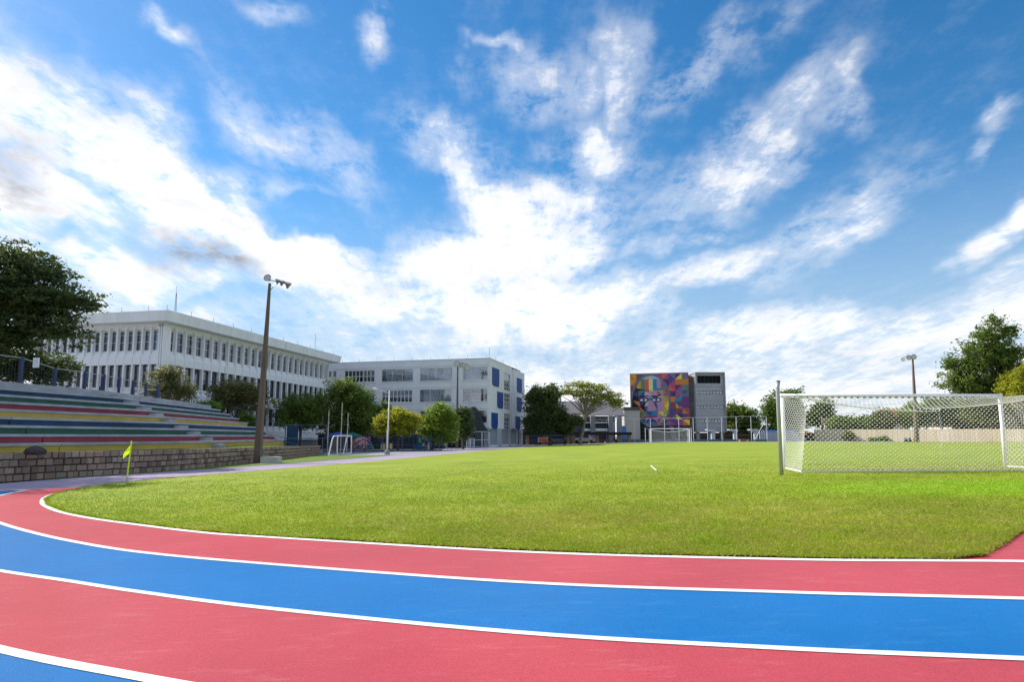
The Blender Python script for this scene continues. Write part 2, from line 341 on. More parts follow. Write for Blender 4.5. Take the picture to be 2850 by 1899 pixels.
# ---- grass
m_verge = mat('verge_grass', (.11, .17, .012), .95, .3, 2.5, .5, 60)
m_grass = mat('grass', (.10, .14, .02), .9, .1)
def grassmat(m, blades=False):
    t = m.node_tree; t.nodes.clear()
    out = t.nodes.new('ShaderNodeOutputMaterial'); bs = t.nodes.new('ShaderNodeBsdfPrincipled'); bs.inputs['Roughness'].default_value = .75; bs.inputs['Specular IOR Level'].default_value = .15
    g = t.nodes.new('ShaderNodeNewGeometry'); P = g.outputs['Position']
    def nz(s, st=(1, 1, 1), d=6, r=.6, rot=0):
        mp = t.nodes.new('ShaderNodeMapping'); mp.inputs['Scale'].default_value = st; mp.inputs['Rotation'].default_value = (0, 0, rot); t.links.new(P, mp.inputs[0])
        n = t.nodes.new('ShaderNodeTexNoise'); n.inputs['Scale'].default_value = s; n.inputs['Detail'].default_value = d; n.inputs['Roughness'].default_value = r; t.links.new(mp.outputs[0], n.inputs['Vector']); return n.outputs['Fac']
    def mr(v, a, b, c=0, d=1):
        n = t.nodes.new('ShaderNodeMapRange'); n.interpolation_type = 'SMOOTHSTEP'
        for i, q in enumerate((a, b, c, d)): n.inputs[i + 1].default_value = q
        t.links.new(v, n.inputs[0]); return n.outputs[0]
    def mix(f, a, b):
        x = t.nodes.new('ShaderNodeMix'); x.data_type = 'RGBA'
        if isinstance(f, float): x.inputs[0].default_value = f
        else: t.links.new(f, x.inputs[0])
        for i, q in ((6, a), (7, b)):
            if isinstance(q, tuple): x.inputs[i].default_value = (*q, 1)
            else: t.links.new(q, x.inputs[i])
        return x.outputs[2]
    def mul(a, b):
        n = t.nodes.new('ShaderNodeMath'); n.operation = 'MULTIPLY'
        for i, q in enumerate((a, b)):
            if isinstance(q, float): n.inputs[i].default_value = q
            else: t.links.new(q, n.inputs[i])
        return n.outputs[0]
    def spot(x, y, rx, ry, rot=0):
        mp = t.nodes.new('ShaderNodeMapping'); mp.vector_type = 'TEXTURE'; mp.inputs['Location'].default_value = (x, y, 0); mp.inputs['Scale'].default_value = (rx, ry, 1e6); mp.inputs['Rotation'].default_value = (0, 0, rot)
        t.links.new(P, mp.inputs[0]); l = t.nodes.new('ShaderNodeVectorMath'); l.operation = 'LENGTH'; t.links.new(mp.outputs[0], l.inputs[0]); return mr(l.outputs['Value'], 1.2, .4)
    c = mix(mr(nz(.35), .35, .65), (.215, .285, .018), (.285, .345, .026))           # living turf
    c = mix(mul(mr(nz(1.6, d=8), .45, .7), .55), c, (.185, .265, .014))               # greener clumps
    c = mix(mul(mr(nz(.9, (1, 1, 1), 8, .68), .50, .72), .50), c, (.34, .31, .07))  # dry thatch
    dry = spot(5.5, 8.0, 9.5, 3.6, R(-15))
    c = mix(mul(dry, mul(mr(nz(2.3, d=8), .35, .62), .42)), c, (.36, .29, .085))      # thin turf by the inner line
    worn = spot(14.5, 21.1, 8, 1.1, R(1)); c = mix(mul(worn, mul(mr(nz(1.3), .3, .6), .75)), c, (.36, .24, .11))   # goal mouth
    worn2 = spot(33, 117, 7, 1.6, 0); c = mix(mul(worn2, .6), c, (.33, .25, .10))
    lush = spot(10.4, 13.6, 5.0, 2.4, R(4)); c = mix(mul(lush, mul(mr(nz(.8), .25, .55), .85)), c, (.235, .40, .016))
    fine = nz(38., (1, 1, 1), 4, .7)
    c = mix(mul(mr(fine, .5, .72), .35), c, (.14, .19, .015))
    c = mix(mul(mr(nz(60.), .58, .72), .3), c, (.36, .33, .12))
    t.links.new(c, bs.inputs['Base Color'])
    if blades:
        a = t.nodes.new('ShaderNodeAttribute'); a.attribute_name = 'tone'
        h2 = t.nodes.new('ShaderNodeHueSaturation'); t.links.new(c, h2.inputs['Color'])
        t.links.new(mr(a.outputs['Fac'], 0, 1, 1.0, 1.4), h2.inputs['Value'])
        c2 = mix(mr(a.outputs['Fac'], .92, .99), h2.outputs[0], (.5, .42, .18))
        t.links.new(c2, bs.inputs['Base Color'])
        tl = t.nodes.new('ShaderNodeBsdfTranslucent'); t.links.new(c2, tl.inputs[0])
        ms = t.nodes.new('ShaderNodeMixShader'); ms.inputs[0].default_value = .45; t.links.new(bs.outputs[0], ms.inputs[1]); t.links.new(tl.outputs[0], ms.inputs[2]); t.links.new(ms.outputs[0], out.inputs[0])
    else:
        b = t.nodes.new('ShaderNodeBump'); b.inputs['Strength'].default_value = .35; b.inputs['Distance'].default_value = .04
        t.links.new(fine, b.inputs['Height']); t.links.new(b.outputs[0], bs.inputs['Normal'])
        t.links.new(bs.outputs[0], out.inputs[0])
grassmat(m_grass)
m_blade = mat('grass_blade', (.1, .15, .02)); grassmat(m_blade, True)
i0 = int(np.argmin(np.abs(L1[:, 0] - 4.1) + np.abs(L1[:, 1] - 5.9)))
GA = L1[i0:] - normals(L1)[i0:] * .0
nn = normals(GA); inset = np.interp(np.arange(len(GA)), [0, 40, 90, len(GA)], [.10, .10, .055, .055])
sgn = np.sign(np.sum(nn * (np.array([10, 30]) - GA), axis=1))[:, None]
GA = GA + nn * sgn * inset[:, None]
GA = GA + nn * (np.array([math.sin(i * 1.9) * .5 + math.sin(i * .73) for i in range(len(GA))]) * .012)[:, None]
GB = resample([(4.5, 6.2), (4.85, 6.5), (5.3, 6.95), (6.3, 7.85), (8, 9.5), (16, 18), (60, 50), (100, 84), (96, 114), (60, 113), (30, 112), (18, 106), (10, 102), (7.2, 101.2)], len(GA), True)
GA = np.vstack([GA, [7.0, 101]]); GB = np.vstack([GB, [7.1, 101.1]])
pitch = struct('grass_pitch', strip(GA, GB, 90, .012), m_grass, True)
def tri_mesh(name, P, m, tone=None, nper=3):
    """P: (n*nper,3) array, faces of nper vertices"""
    n = len(P) // nper; me = bpy.data.meshes.new(name)
    me.vertices.add(len(P)); me.vertices.foreach_set('co', np.ascontiguousarray(P, dtype=np.float32).ravel())
    me.loops.add(len(P)); me.loops.foreach_set('vertex_index', np.arange(len(P), dtype=np.int32))
    me.polygons.add(n); me.polygons.foreach_set('loop_start', np.arange(0, len(P), nper, dtype=np.int32))
    me.update(calc_edges=True)
    if tone is not None:
        a = me.attributes.new('tone', 'FLOAT', 'FACE'); a.data.foreach_set('value', np.asarray(tone, dtype=np.float32))
    me.materials.append(m); return me
def in_poly(px, py, poly):
    c = np.zeros(len(px), bool); j = len(poly) - 1
    for i in range(len(poly)):
        xi, yi = poly[i]; xj, yj = poly[j]
        with np.errstate(divide='ignore', invalid='ignore'):
            c ^= ((yi > py) != (yj > py)) & (px < (xj - xi) * (py - yi) / (yj - yi) + xi)
        j = i
    return c
def gzv(x, y):
    u = (x - 9 - .173 * (y - 21)) * .0264
    def sm(a, b, k):
        h = np.maximum(k - np.abs(a - b), 0) / k; return np.minimum(a, b) - h * h * k * .25
    return -sm(-sm(u, 0, .25), .7, .25)
def blades(n):
    q = rng.random(n * 3); yy = 1 / (1 / 5.8 + q * (1 / 46 - 1 / 5.8)); xx = (rng.random(n * 3) * 1.68 - .85) * yy
    poly = np.vstack([GA[::2], GB[::-2]])
    k = in_poly(xx, yy, poly); xx, yy = xx[k][:n], yy[k][:n]; n = len(xx)
    E1 = np.vstack([GA[:230]] * 60); E2_ = np.vstack([resample(np.vstack([GA[:1], GB[:60]]), 500, True)[:200]] * 40 + [resample(np.vstack([GA[:1], GB[:1]]), 60, True)] * 60)   # ragged fringe along the cut edge
    ex = np.vstack([E1, E2_]) + rng.normal(0, .022, (len(E1) + len(E2_), 2)) + rng.random((len(E1) + len(E2_), 1)) * np.array([[0, .02]])
    st = np.r_[np.repeat(np.diff(GA[:231], axis=0)[None], 60, 0).reshape(-1, 2), np.zeros((len(E2_), 2))]; ex += st * rng.random((len(ex), 1))
    xx = np.r_[xx, ex[:, 0]]; yy = np.r_[yy, ex[:, 1]]; n = len(xx)
    cl = np.sin(xx * 3.1 + np.sin(yy * 2.3) * 2) * np.sin(yy * 3.7 + np.sin(xx * 1.9) * 2)
    h = (.020 + .020 * rng.random(n)) * (1 + .25 * cl) * np.clip((46 - yy) / 26, 0, 1); w = .0035 + .00065 * yy
    th = rng.random(n) * 2 * math.pi; ln = rng.normal(0, 1, (n, 2)) * (h * .8)[:, None]
    z = gzv(xx, yy) + .004
    a = np.stack([xx - np.cos(th) * w, yy - np.sin(th) * w, z], 1); b = np.stack([xx + np.cos(th) * w, yy + np.sin(th) * w, z], 1)
    c = np.stack([xx + ln[:, 0], yy + ln[:, 1], z + h], 1)
    P = np.stack([a, b, c], 1).reshape(-1, 3)
    return tri_mesh('grass_blades', P, m_blade, np.clip(rng.normal(.5, .2, n) + .08 * cl, 0, 1))
go = obj('grass_blades', blades(260000)); go['kind'] = 'stuff'; go['label'] = 'short mown grass covering the football pitch'; go['category'] = 'grass'
# faint painted touches left on the pitch
mk = MB()
def gq(pts, dz=.03): mk.add([gp(x, y, dz) for x, y in pts], [(0, 1, 2, 3)])
def Gpx(px, py):
    d = ray(px, py); z = -.3
    for i in range(60):
        t = (z - H) / d.z; x, y = d.x * t, d.y * t; z = .5 * z + .5 * gz(x, y)
    return (x, y)
gq([Gpx(1809, 1298), (Gpx(1812, 1297.8)), Gpx(1829, 1312.5), Gpx(1824, 1312.8)])
struct('pitch_marking', mk, m_line)
# verge between wall and track, concrete apron by the playground
WALL = resample([(-21.5, 12), (-19.3, 24), (-17.3, 29.5), (-16.85, 34), (-16.95, 40), (-17.9, 52), (-18.9, 62.5)], 200)
i5 = L5[(L5[:, 1] > 26) & (L5[:, 0] < 0)]
vin = resample([(-17.95, 26), (-16.6, 30.0), (-14.55, 35.8), (-12.4, 45.2), (-11.0, 52), (-10.2, 56.0)], 60)
vout = resample([(-18.6, 26), (-17.2, 30.5), (-16.75, 36), (-16.95, 41), (-17.8, 52), (-18.6, 59)], 60)
struct('grass_verge', strip(vin, vout, 6, .01), m_verge, True)
m_conc = mat('concrete_apron', (.26, .265, .28), .85, .15, .6, .2, 20)
ain = resample([(-10.15, 56.2), (-8.55, 63.6), (-4.65, 81), (-.3, 93.4), (2.3, 102.2), (6.9, 101.6), (10, 102.6), (18, 106.6), (30, 112.6), (96, 114.6)], 90)
aout = resample([(-18.5, 59.3), (-19.5, 66), (-30, 84), (-30, 110), (-10, 130), (0, 134), (12, 136), (20, 138), (40, 140), (110, 142)], 90)
struct('concrete_apron', strip(ain, aout, 10, -.012), m_conc, True)

# ================================================================== STONE WALL
m_stone = [mat('stone_%d' % i, c, .95, .3, 5, .5, 25) for i, c in enumerate([(.26, .185, .145), (.32, .235, .185), (.19, .135, .11), (.36, .275, .225), (.27, .215, .185)])]
m_mortar = mat('mortar', (.045, .04, .035), .95, .3, 4)
wall = thing('stone_wall', 'low wall of squared brown stone blocks below the coloured bleachers', 'wall', gp(*WALL[80]))
wl = np.r_[0, np.cumsum(np.linalg.norm(np.diff(WALL, axis=0), axis=1))]
def wpt(s, dep=0.):
    x = np.interp(s, wl, WALL[:, 0]); y = np.interp(s, wl, WALL[:, 1])
    x2 = np.interp(s + .2, wl, WALL[:, 0]); y2 = np.interp(s + .2, wl, WALL[:, 1]); t = np.array([x2 - x, y2 - y])
    if np.linalg.norm(t) < 1e-6: t = np.array([-.1, 1.])
    t /= np.linalg.norm(t)
    return x - t[1] * dep, y + t[0] * dep, math.atan2(t[1], t[0])      # dep goes to the left, into the bank
def wtop(s): return np.interp(s, [0, 18, 30, wl[-1]], [.44, .41, .34, .16])
mb = MB()
V = []; sv = np.linspace(0, wl[-1] - .3, 60)
for q in sv:
    for dep in (.06, .42):
        x, y, a = wpt(q, dep); V += [(x, y, gz(x, y) - .1), (x, y, wtop(q) - .015)]
mb.add(V, [f for i in range(59) for f in ((4 * i, 4 * i + 4, 4 * i + 5, 4 * i + 1), (4 * i + 1, 4 * i + 5, 4 * i + 7, 4 * i + 3), (4 * i + 3, 4 * i + 7, 4 * i + 6, 4 * i + 2))])
part('mortar_core', mb, m_mortar, wall)
def stone_mesh(seed, m):
    r = random.Random(seed); b = MB(); j = lambda a: r.uniform(-a, a)
    fr = [(x * (.86 + j(.05)) + j(.03), -1, z * (.84 + j(.05)) + j(.03)) for x, z in ((-.5, -.5), (.5, -.5), (.5, .5), (-.5, .5))]
    md = [(x + j(.03), -.75, z + j(.04)) for x, z in ((-.5, -.5), (.5, -.5), (.5, .5), (-.5, .5))]
    bk = [(x, 0, z) for x, z in ((-.5, -.5), (.5, -.5), (.5, .5), (-.5, .5))]
    V = fr + md + bk; Fc = [(0, 1, 2, 3)]
    for k in range(4):
        q = (k + 1) % 4; Fc += [(k, 4 + k, 4 + q, q), (4 + k, 8 + k, 8 + q, 4 + q)]
    return b.add(V, Fc).mesh('stone', m)
SM = [stone_mesh(i, m_stone[i % 5]) for i in range(15)]
stones = []; rs = random.Random(3)
nrow = 4
for r_ in range(nrow):
    q = rs.uniform(0, .3)
    while q < wl[-1] - .5:
        w = rs.uniform(.20, .42) if q < 24 else rs.uniform(.36, .56)
        stones.append((q + w / 2, r_, w)); q += w + rs.uniform(.02, .045)
vis = sorted([t for t in stones if wpt(t[0])[1] > 19.5], key=lambda t: wpt(t[0])[1])
near_set = set(vis[:300]); rest = MB()
for t in stones:
    q, r_, w = t; x, y, a = wpt(q, .08); z0 = gz(x, y) - .04; z1 = wtop(q); hh = (z1 - z0) / nrow
    zc = z0 + hh * (r_ + .5); sx, sz, sy = w, hh - rs.uniform(.025, .05), rs.uniform(.06, .13)
    if wpt(q)[1] < 16: continue
    me = SM[rs.randrange(15)]
    if t in near_set:
        o = part('stone', me, None, wall, loc=(x, y, zc), rz=a); o.scale = (sx, sy, sz)
    else:
        ca, sa = math.cos(a), math.sin(a)
        V = [(x + v.co.x * sx * ca - v.co.y * sy * sa, y + v.co.x * sx * sa + v.co.y * sy * ca, zc + v.co.z * sz) for v in me.vertices]
        rest.add(V, [tuple(p.vertices) for p in me.polygons])
o = part('stones', rest, m_stone[1], wall); o['kind'] = 'stuff'

# ================================================================== BLEACHERS
m_cap = mat('bleacher_concrete', (.34, .36, .40), .85, .24, .9, .15, 30, stretch=(1, 1, 3))
RC = [mat('riser_yellow', (.54, .39, .09), .75, .16, 1.1, .1), mat('riser_red', (.28, .05, .075), .75, .18, 1.1, .1), mat('riser_green', (.035, .115, .085), .75, .2, 1.1, .1), mat('riser_blue', (.025, .065, .13), .75, .2, 1.1, .1)]
BL0 = [np.array(p, float) for p in ((-22.2, 11), (-18.3, 38), (-20.7, 57.4))]
def off(k, pts=BL0):
    d1 = (pts[1] - pts[0]); d1 /= np.linalg.norm(d1); d2 = pts[2] - pts[1]; d2 /= np.linalg.norm(d2)
    n1 = np.array([-d1[1], d1[0]]); n2 = np.array([-d2[1], d2[0]]); nb = n1 + n2; nb /= np.dot(nb, n1)
    return [pts[0] + n1 * k, pts[1] + nb * k, pts[2] + n2 * k]
ble = thing('bleachers', 'tiered concrete bleachers with yellow, red, green and blue risers', 'bleachers', (-20, 30, .3))
def slab(a, b, k0, k1, z0, z1):                 # block between two offsets along a stretch [a,b] of a leg
    leg, s0, s1 = a
    A, B = off(k0), off(k1)
    p = [A[leg] * (1 - t) + A[leg + 1] * t for t in (s0, s1)]; q = [B[leg] * (1 - t) + B[leg + 1] * t for t in (s0, s1)]
    lo = [(*p[0], z0), (*p[1], z0), (*q[1], z0), (*q[0], z0)]; hi = [(*v[:2], z1) for v in lo]
    return MB().hexa(lo, hi)
g = .0012
LEGS = [(0, 0, .30 - g), (0, .30 + g, .62 - g), (0, .62 + g, 1), (1, 0, .5 - g), (1, .5 + g, 1)]
for k in range(9):
    zt = .757 + .38 * k
    for li, lg in enumerate(LEGS):
        if k < 8:
            part('seat_slab', slab(lg, None, .8 * k - .05, .8 * k + .92, zt - .115, zt), m_cap, ble)
            part('riser_panel', slab(lg, None, .8 * k + .03, .8 * k + .2, zt - .42 if k else .2, zt - .117), RC[k % 4], ble)
        else:
            part('back_wall', slab(lg, None, .8 * k, .8 * k + .25, zt - .7, zt + .0), m_cap, ble)
    A = off(.8 * k); d = A[2] - A[1]; d /= np.linalg.norm(d); n = np.array([-d[1], d[0]])
    if k < 9:                                     # stepping blocks up the aisle
        p = A[1] + d * .9
        zb = zt - .38
        V = [p - n * .42, p + d * 1.15 - n * .42, p + d * 1.15 + n * .02, p + n * .02]
        part('step_block', MB().hexa([(*v, zb - .0) for v in V], [(*v, zb + .19) for v in V]), m_cap, ble)
# bank under the grass strip between wall and first tier
V = []; 
for q in np.linspace(0, wl[-1] - .4, 40):
    x, y, a = wpt(q, .3); V.append((x, y, wtop(q) - .03))
kk = []
for i, q in enumerate(np.linspace(0, 1, 40)):
    yy = V[i][1]; A = off(.12); xx = np.interp(yy, [p[1] for p in A], [p[0] for p in A]) if yy < 57.4 else -21; kk.append((min(xx, V[i][0] - .1), yy, .36 if yy < 45 else np.interp(yy, [45, 62], [.36, .1])))
struct('grass_bank', MB().add(V + kk, [(i, i + 1, 41 + i, 40 + i) for i in range(39)]), m_verge)
# terrace behind the top row, sloping down past the end of the bleachers
A = off(6.9)
tb = MB(); V = [(A[0][0], A[0][1], 3.2), (A[1][0], A[1][1], 3.2), (A[2][0], A[2][1], 3.15), (-27.2, 62, 1.6), (-27, 68, -.5),
     (-90, 11, 3.25), (-90, 38, 3.25), (-90, 57, 3.2), (-90, 63, 3.0), (-90, 80, 2.)]
tb.add(V, [(i, i + 1, 6 + i, 5 + i) for i in range(4)]); struct('terrace', tb, mat('terrace_soil', (.20, .19, .17), .95, .3, .6, .3))
eb = MB(); e_ = off(0)[2]; f_ = off(7)[2]                  # dark side wall of the stand
eb.add([(e_[0], e_[1] - .02, -.7), (f_[0], f_[1] - .02, -.7), (f_[0], f_[1] - .02, 3.2), (e_[0], e_[1] - .02, .6)], [(0, 1, 2, 3)]); part('end_wall', eb, m_cap, ble)
# boulder
bm = bmesh.new(); bmesh.ops.create_icosphere(bm, subdivisions=4, radius=1)
for v in bm.verts:
    c = v.co; k = 1 + .10 * math.sin(c.x * 4 + 1) * math.cos(c.y * 3) + .05 * math.sin(c.z * 9 + c.x * 7) + .02 * math.sin(c.x * 21 + c.y * 17); v.co = Vector((c.x * .37 * k, c.y * .32 * k, max(c.z, -.5) * .22 * k))
me = bpy.data.meshes.new('boulder'); bm.to_mesh(me); bm.free(); me.materials.append(mat('boulder', (.06, .05, .045), .95, .5, 3, .7, 12)); me.polygons.foreach_set('use_smooth', [True] * len(me.polygons))
p = at(98, 1258, 24.6); tag(obj('boulder', me, loc=(p.x, p.y, .44)), 'dark rounded boulder on the stone wall in front of yellow riser', 'rock')

# ================================================================== FACADE HELPERS
class Face:
    def __init__(s, O, a):
        s.O = Vector((O[0], O[1])); s.a = a; s.x = Vector((math.cos(a), math.sin(a))); s.y = Vector((-math.sin(a), math.cos(a)))
    def P(s, u, dep, z):
        p = s.O + s.x * u + s.y * dep; return Vector((p.x, p.y, z))
    def uv(s, px, py):
        d = ray(px, py); # t*d.xy = O + u*x
        det = d.x * -s.x.y + d.y * s.x.x
        t = (s.O.x * -s.x.y + s.O.y * s.x.x) / det
        u = (Vector((d.x * t, d.y * t)) - s.O).dot(s.x); return u, H + d.z * t
    def box(s, mb, u0, u1, d0, d1, z0, z1):
        q = [s.P(u0, d0, 0), s.P(u1, d0, 0), s.P(u1, d1, 0), s.P(u0, d1, 0)]
        return mb.hexa([(p.x, p.y, z0) for p in q], [(p.x, p.y, z1) for p in q])
    def wall(s, mb, u0, u1, z0, z1, rects, rev=.22, dep=0.):
        us = sorted({u0, u1, *[r[0] for r in rects], *[r[2] for r in rects]}); zs = sorted({z0, z1, *[r[1] for r in rects], *[r[3] for r in rects]})
        for i in range(len(us) - 1):
            for j in range(len(zs) - 1):
                cu, cz = (us[i] + us[i + 1]) / 2, (zs[j] + zs[j + 1]) / 2
                if any(r[0] < cu < r[2] and r[1] < cz < r[3] for r in rects): continue
                mb.add([s.P(us[i], dep, zs[j]), s.P(us[i + 1], dep, zs[j]), s.P(us[i + 1], dep, zs[j + 1]), s.P(us[i], dep, zs[j + 1])], [(0, 1, 2, 3)])
        for a, b, c, d in rects:
            f = [s.P(a, dep, b), s.P(c, dep, b), s.P(c, dep, d), s.P(a, dep, d)]; k = [s.P(a, dep + rev, b), s.P(c, dep + rev, b), s.P(c, dep + rev, d), s.P(a, dep + rev, d)]
            mb.add(f + k, [(0, 4, 5, 1), (1, 5, 6, 2), (2, 6, 7, 3), (3, 7, 4, 0)])
        return mb
m_white = mat('white_render', (.84, .855, .88), .85, .05, .8, .1, 40, stretch=(2, 2, .35), var2=(.88, .89, .91))
m_fascia = mat('fascia_render', (.80, .82, .84), .85, .10, .7, .08, 30, stretch=(2.2, 2.2, .25))
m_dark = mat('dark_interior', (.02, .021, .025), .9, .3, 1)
m_glass = glass('window_glass', (.80, .83, .86), .10); m_frame = mat('window_frame', (.70, .71, .72), .5, .05)
m_dframe = mat('dark_frame', (.035, .045, .06), .5, .1)
m_blind = mat('blind_cloth', (.50, .51, .53), .9, .12, 9, stretch=(6, 6, .3)); m_blue_b = mat('blind_blue', (.10, .15, .28), .9, .2, 4); m_purp = mat('blind_dark', (.07, .055, .09), .9, .3, 3)
m_metal = mat('galvanised', (.42, .43, .44), .45, .12, 3, metal=.6); m_rod = mat('rod_metal', (.20, .20, .22), .5, .2)

# ================================================================== WHITE FINNED BUILDING
CW = Vector((-34.7, 62)); aL = math.atan2(.98, .199); FL = Face(CW, aL); LEN = 33.7; NB = 24; bw = LEN / NB
aS = aL - math.pi / 2; FS = Face(CW - Vector((math.cos(aS), math.sin(aS))) * 15.6, aS); bs_ = .98
wb = thing('school_building', 'long white school building with deep vertical fins and wide flat roof fascia', 'building', (CW.x, CW.y, -.7))
core = MB()
q = [FL.P(.48, .48, 0), FL.P(LEN - .1, .48, 0), FL.P(LEN - .1, 15, 0), FL.P(.48, 15, 0)]
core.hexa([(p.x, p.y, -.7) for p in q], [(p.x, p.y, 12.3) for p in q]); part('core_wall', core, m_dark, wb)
def offbox(z0, z1, o0, o1, flare=0):
    mb = MB()
    def ring(o): return [FL.P(-o, -o, 0), FL.P(LEN + 1.9 * o / 1.2, -o, 0), FL.P(LEN + 1.9 * o / 1.2, 15.5 + o, 0), FL.P(-o, 15.5 + o, 0)]
    return mb.hexa([(p.x, p.y, z0) for p in ring(o0)], [(p.x, p.y, z1) for p in ring(o1)])
part('roof_fascia', offbox(12.33, 13.36, 1.1, 1.24), m_fascia, wb); part('roof_top', offbox(13.362, 13.5, 1.0, .9), m_fascia, wb)
fz = MB(); FL.box(fz, 0, LEN, 0, .7, 12.02, 12.328); FS.box(fz, 0, 15.58, 0, .7, 12.02, 12.327); part('frieze', fz, m_white, wb)
ZB = [8.2, 4.55, .9]
def bay_meshes(w):
    d = {}
    hx = w / 2 - .075
    pr = MB(); hx = w / 2 - .022; pf = [(.02, 0), (.02, .74), (.30, 1.42), (.42, 1.42), (.42, 0)]
    n = len(pf); A = [(-hx, y, z) for y, z in pf]; B = [(hx, y, z) for y, z in pf]
    pr.add(A + B, [tuple(range(n)), tuple(range(2 * n - 1, n - 1, -1))] + [(i, n + i, n + (i + 1) % n, (i + 1) % n) for i in range(n)]); d['spandrel'] = pr.mesh('spandrel_panel', m_white)
    hx = w / 2 - .075; hd = MB(); pf = [(.40, 0), (.16, .14), (.13, .34), (.40, .36)]; n = 4; A = [(-hx, y, z) for y, z in pf]; B = [(hx, y, z) for y, z in pf]
    hd.add(A + B, [tuple(range(n)), tuple(range(2 * n - 1, n - 1, -1))] + [(i, n + i, n + (i + 1) % n, (i + 1) % n) for i in range(n)])
    for sg in (-1, 1):                             # chamfered corners of the bay head
        V = [(sg * hx, y, z) for y in (.0, .13) for z in (.10, .345)] + [(sg * (hx - .22), y, .345) for y in (.0, .13)]
        hd.add(V, [(0, 1, 4), (2, 5, 3), (0, 4, 5, 2), (0, 2, 3, 1)])
    d['hood'] = hd.mesh('window_hood', m_white)
    for nm, zz_ in (('u', 2.03), ('l', 2.12)):
        fr = MB(); t = .045; z1 = zz_
        for x0, x1, a, b in ((-hx, -hx + t, 0, z1), (hx - t, hx, 0, z1), (-hx + t, hx - t, 0, t), (-hx + t, hx - t, z1 - t, z1), (-hx + t, hx - t, z1 * .42, z1 * .42 + .04), (-hx + t, hx - t, z1 * .80, z1 * .80 + .035)):
            fr.box(x0, x1, .32, .36, a, b)
        d['frame' + nm] = fr.mesh('window_frame', m_frame if nm == 'u' else m_dframe)
        d['pane' + nm] = MB().box(-hx, hx, .338, .344, .01, z1 - .01).mesh('pane', m_glass)
        for bi, (bm_, lo) in enumerate(((m_blind, 0), (m_blind, .45), (m_blue_b, .0), (m_purp, .1))):
            d['blind%s%d' % (nm, bi)] = MB().box(-hx, hx, .37, .385, z1 * lo + .01, z1 - .01).mesh('blind', bm_)
    return d
def fins(face, w, n, u0, zlo):
    for z0, z1 in ((8.96, 12.02), (5.31, 8.2), (1.66, 4.55)):
        if z1 < zlo + 1: continue
        f = MB(); pf = [(.0, 0), (.42, .66), (.42, z1 - z0), (.0, z1 - z0)]; A = [(-.085, y, z) for y, z in pf]; B = [(.085, y, z) for y, z in pf]
        f.add(A + B, [(0, 1, 2, 3), (7, 6, 5, 4), (0, 4, 5, 1), (1, 5, 6, 2), (2, 6, 7, 3), (3, 7, 4, 0)]); f = f.mesh('fin', m_white)
        for i in range(n + 1):
            p = face.P(u0 + i * w, 0, 0); part('fin', f, None, wb, loc=(p.x, p.y, z0), rz=face.a)
rb = random.Random(11)
def bays(face, w, n, u0, levels, seq):
    D = bay_meshes(w)
    for lv in levels:
        zb = ZB[lv]; nm = 'u' if lv == 0 else 'l'
        for i in range(n):
            p = face.P(u0 + (i + .5) * w, 0, 0)
            part('spandrel_panel', D['spandrel'], None, wb, loc=(p.x, p.y, zb), rz=face.a)
            if lv == 0: part('window_hood', D['hood'], None, wb, loc=(p.x, p.y, 11.68), rz=face.a)
            wn = part('window', D['frame' + nm], None, wb, loc=(p.x, p.y, zb + 1.43), rz=face.a)
            part('pane', D['pane' + nm], None, wn, local=True)
            k = seq(lv, i)
            if k is not None: part('blind', D['blind%s%d' % (nm, k)], None, wn, local=True)
seqL = lambda lv, i: ([0, 0, 0, None, 0, 1, None, 1, None, None, None, None, 0, 1, 1, None, 1, None, 0, 1, 1, None, 1, 0][i] if lv == 0 else rb.choice([None, None, 3, 3, 2, 1, None]))
fins(FL, bw, NB, .35, -.7); bays(FL, (LEN - .35) / NB, NB, .35, (0, 1, 2), seqL)
fins(FS, bs_, 15, .3, 1.0); bays(FS, bs_, 15, .3, (0, 1), lambda lv, i: rb.choice([0, 0, 1, None, 1, 3]))
cr = MB()
for u, d in ((-.02, .25), (.30, .55)): pass
FS.box(cr, 15.02, 15.66, .14, .9, -.7, 12.0); FS.box(cr, 15.02, 15.14, -.06, .138, -.7, 12.0); FS.box(cr, 15.28, 15.40, -.10, .138, -.7, 12.0); FS.box(cr, 15.54, 15.68, -.12, .138, -.7, 12.0)
part('corner_pier', cr, m_white, wb)
bsm = MB(); FL.box(bsm, 0, LEN, .10, .9, -.75, .55); part('base_wall', bsm, mat('base_grey', (.25, .26, .29), .85, .15, 1), wb)
bnd = MB(); FL.box(bnd, 0, LEN + .02, -.1, .1, .55, .898); part('base_band', bnd, m_white, wb)
# lightning rods and masts on the roof
rod = MB().tube([(0, 0, 0), (0, 0, .55)], .02, 5).mesh('lightning_rod', m_rod)
for i in range(11):
    p = FL.P(-1 + i * 3.45, -1.0, 13.36); part('lightning_rod', rod, None, wb, loc=p)
for i in range(4):
    p = FS.P(14.5 - i * 3.1, -1.0, 13.36); part('lightning_rod', rod, None, wb, loc=p)
ms = MB(); b0 = FS.P(14.2, 3, 13.4)
for a in range(3): ms.tube([b0 + Vector((.13 * math.cos(a * 2.1), .13 * math.sin(a * 2.1), 0)), b0 + Vector((.04 * math.cos(a * 2.1), .04 * math.sin(a * 2.1), 2.7))], .018, 4)
for i in range(9): ms.tube([b0 + Vector((.12 - .01 * i, 0, .3 * i)), b0 + Vector((-.09 + .007 * i, .05, .3 * i + .3))], .012, 4)
ms.tube([b0 + Vector((0, 0, 2.6)), b0 + Vector((0, 0, 3.5))], .015, 4); part('radio_mast', ms, m_rod, wb)
b0 = FL.P(31.5, 1, 13.4); part('radio_mast', MB().tube([b0, b0 + Vector((0, 0, 2.9))], .03, 5), m_rod, wb)

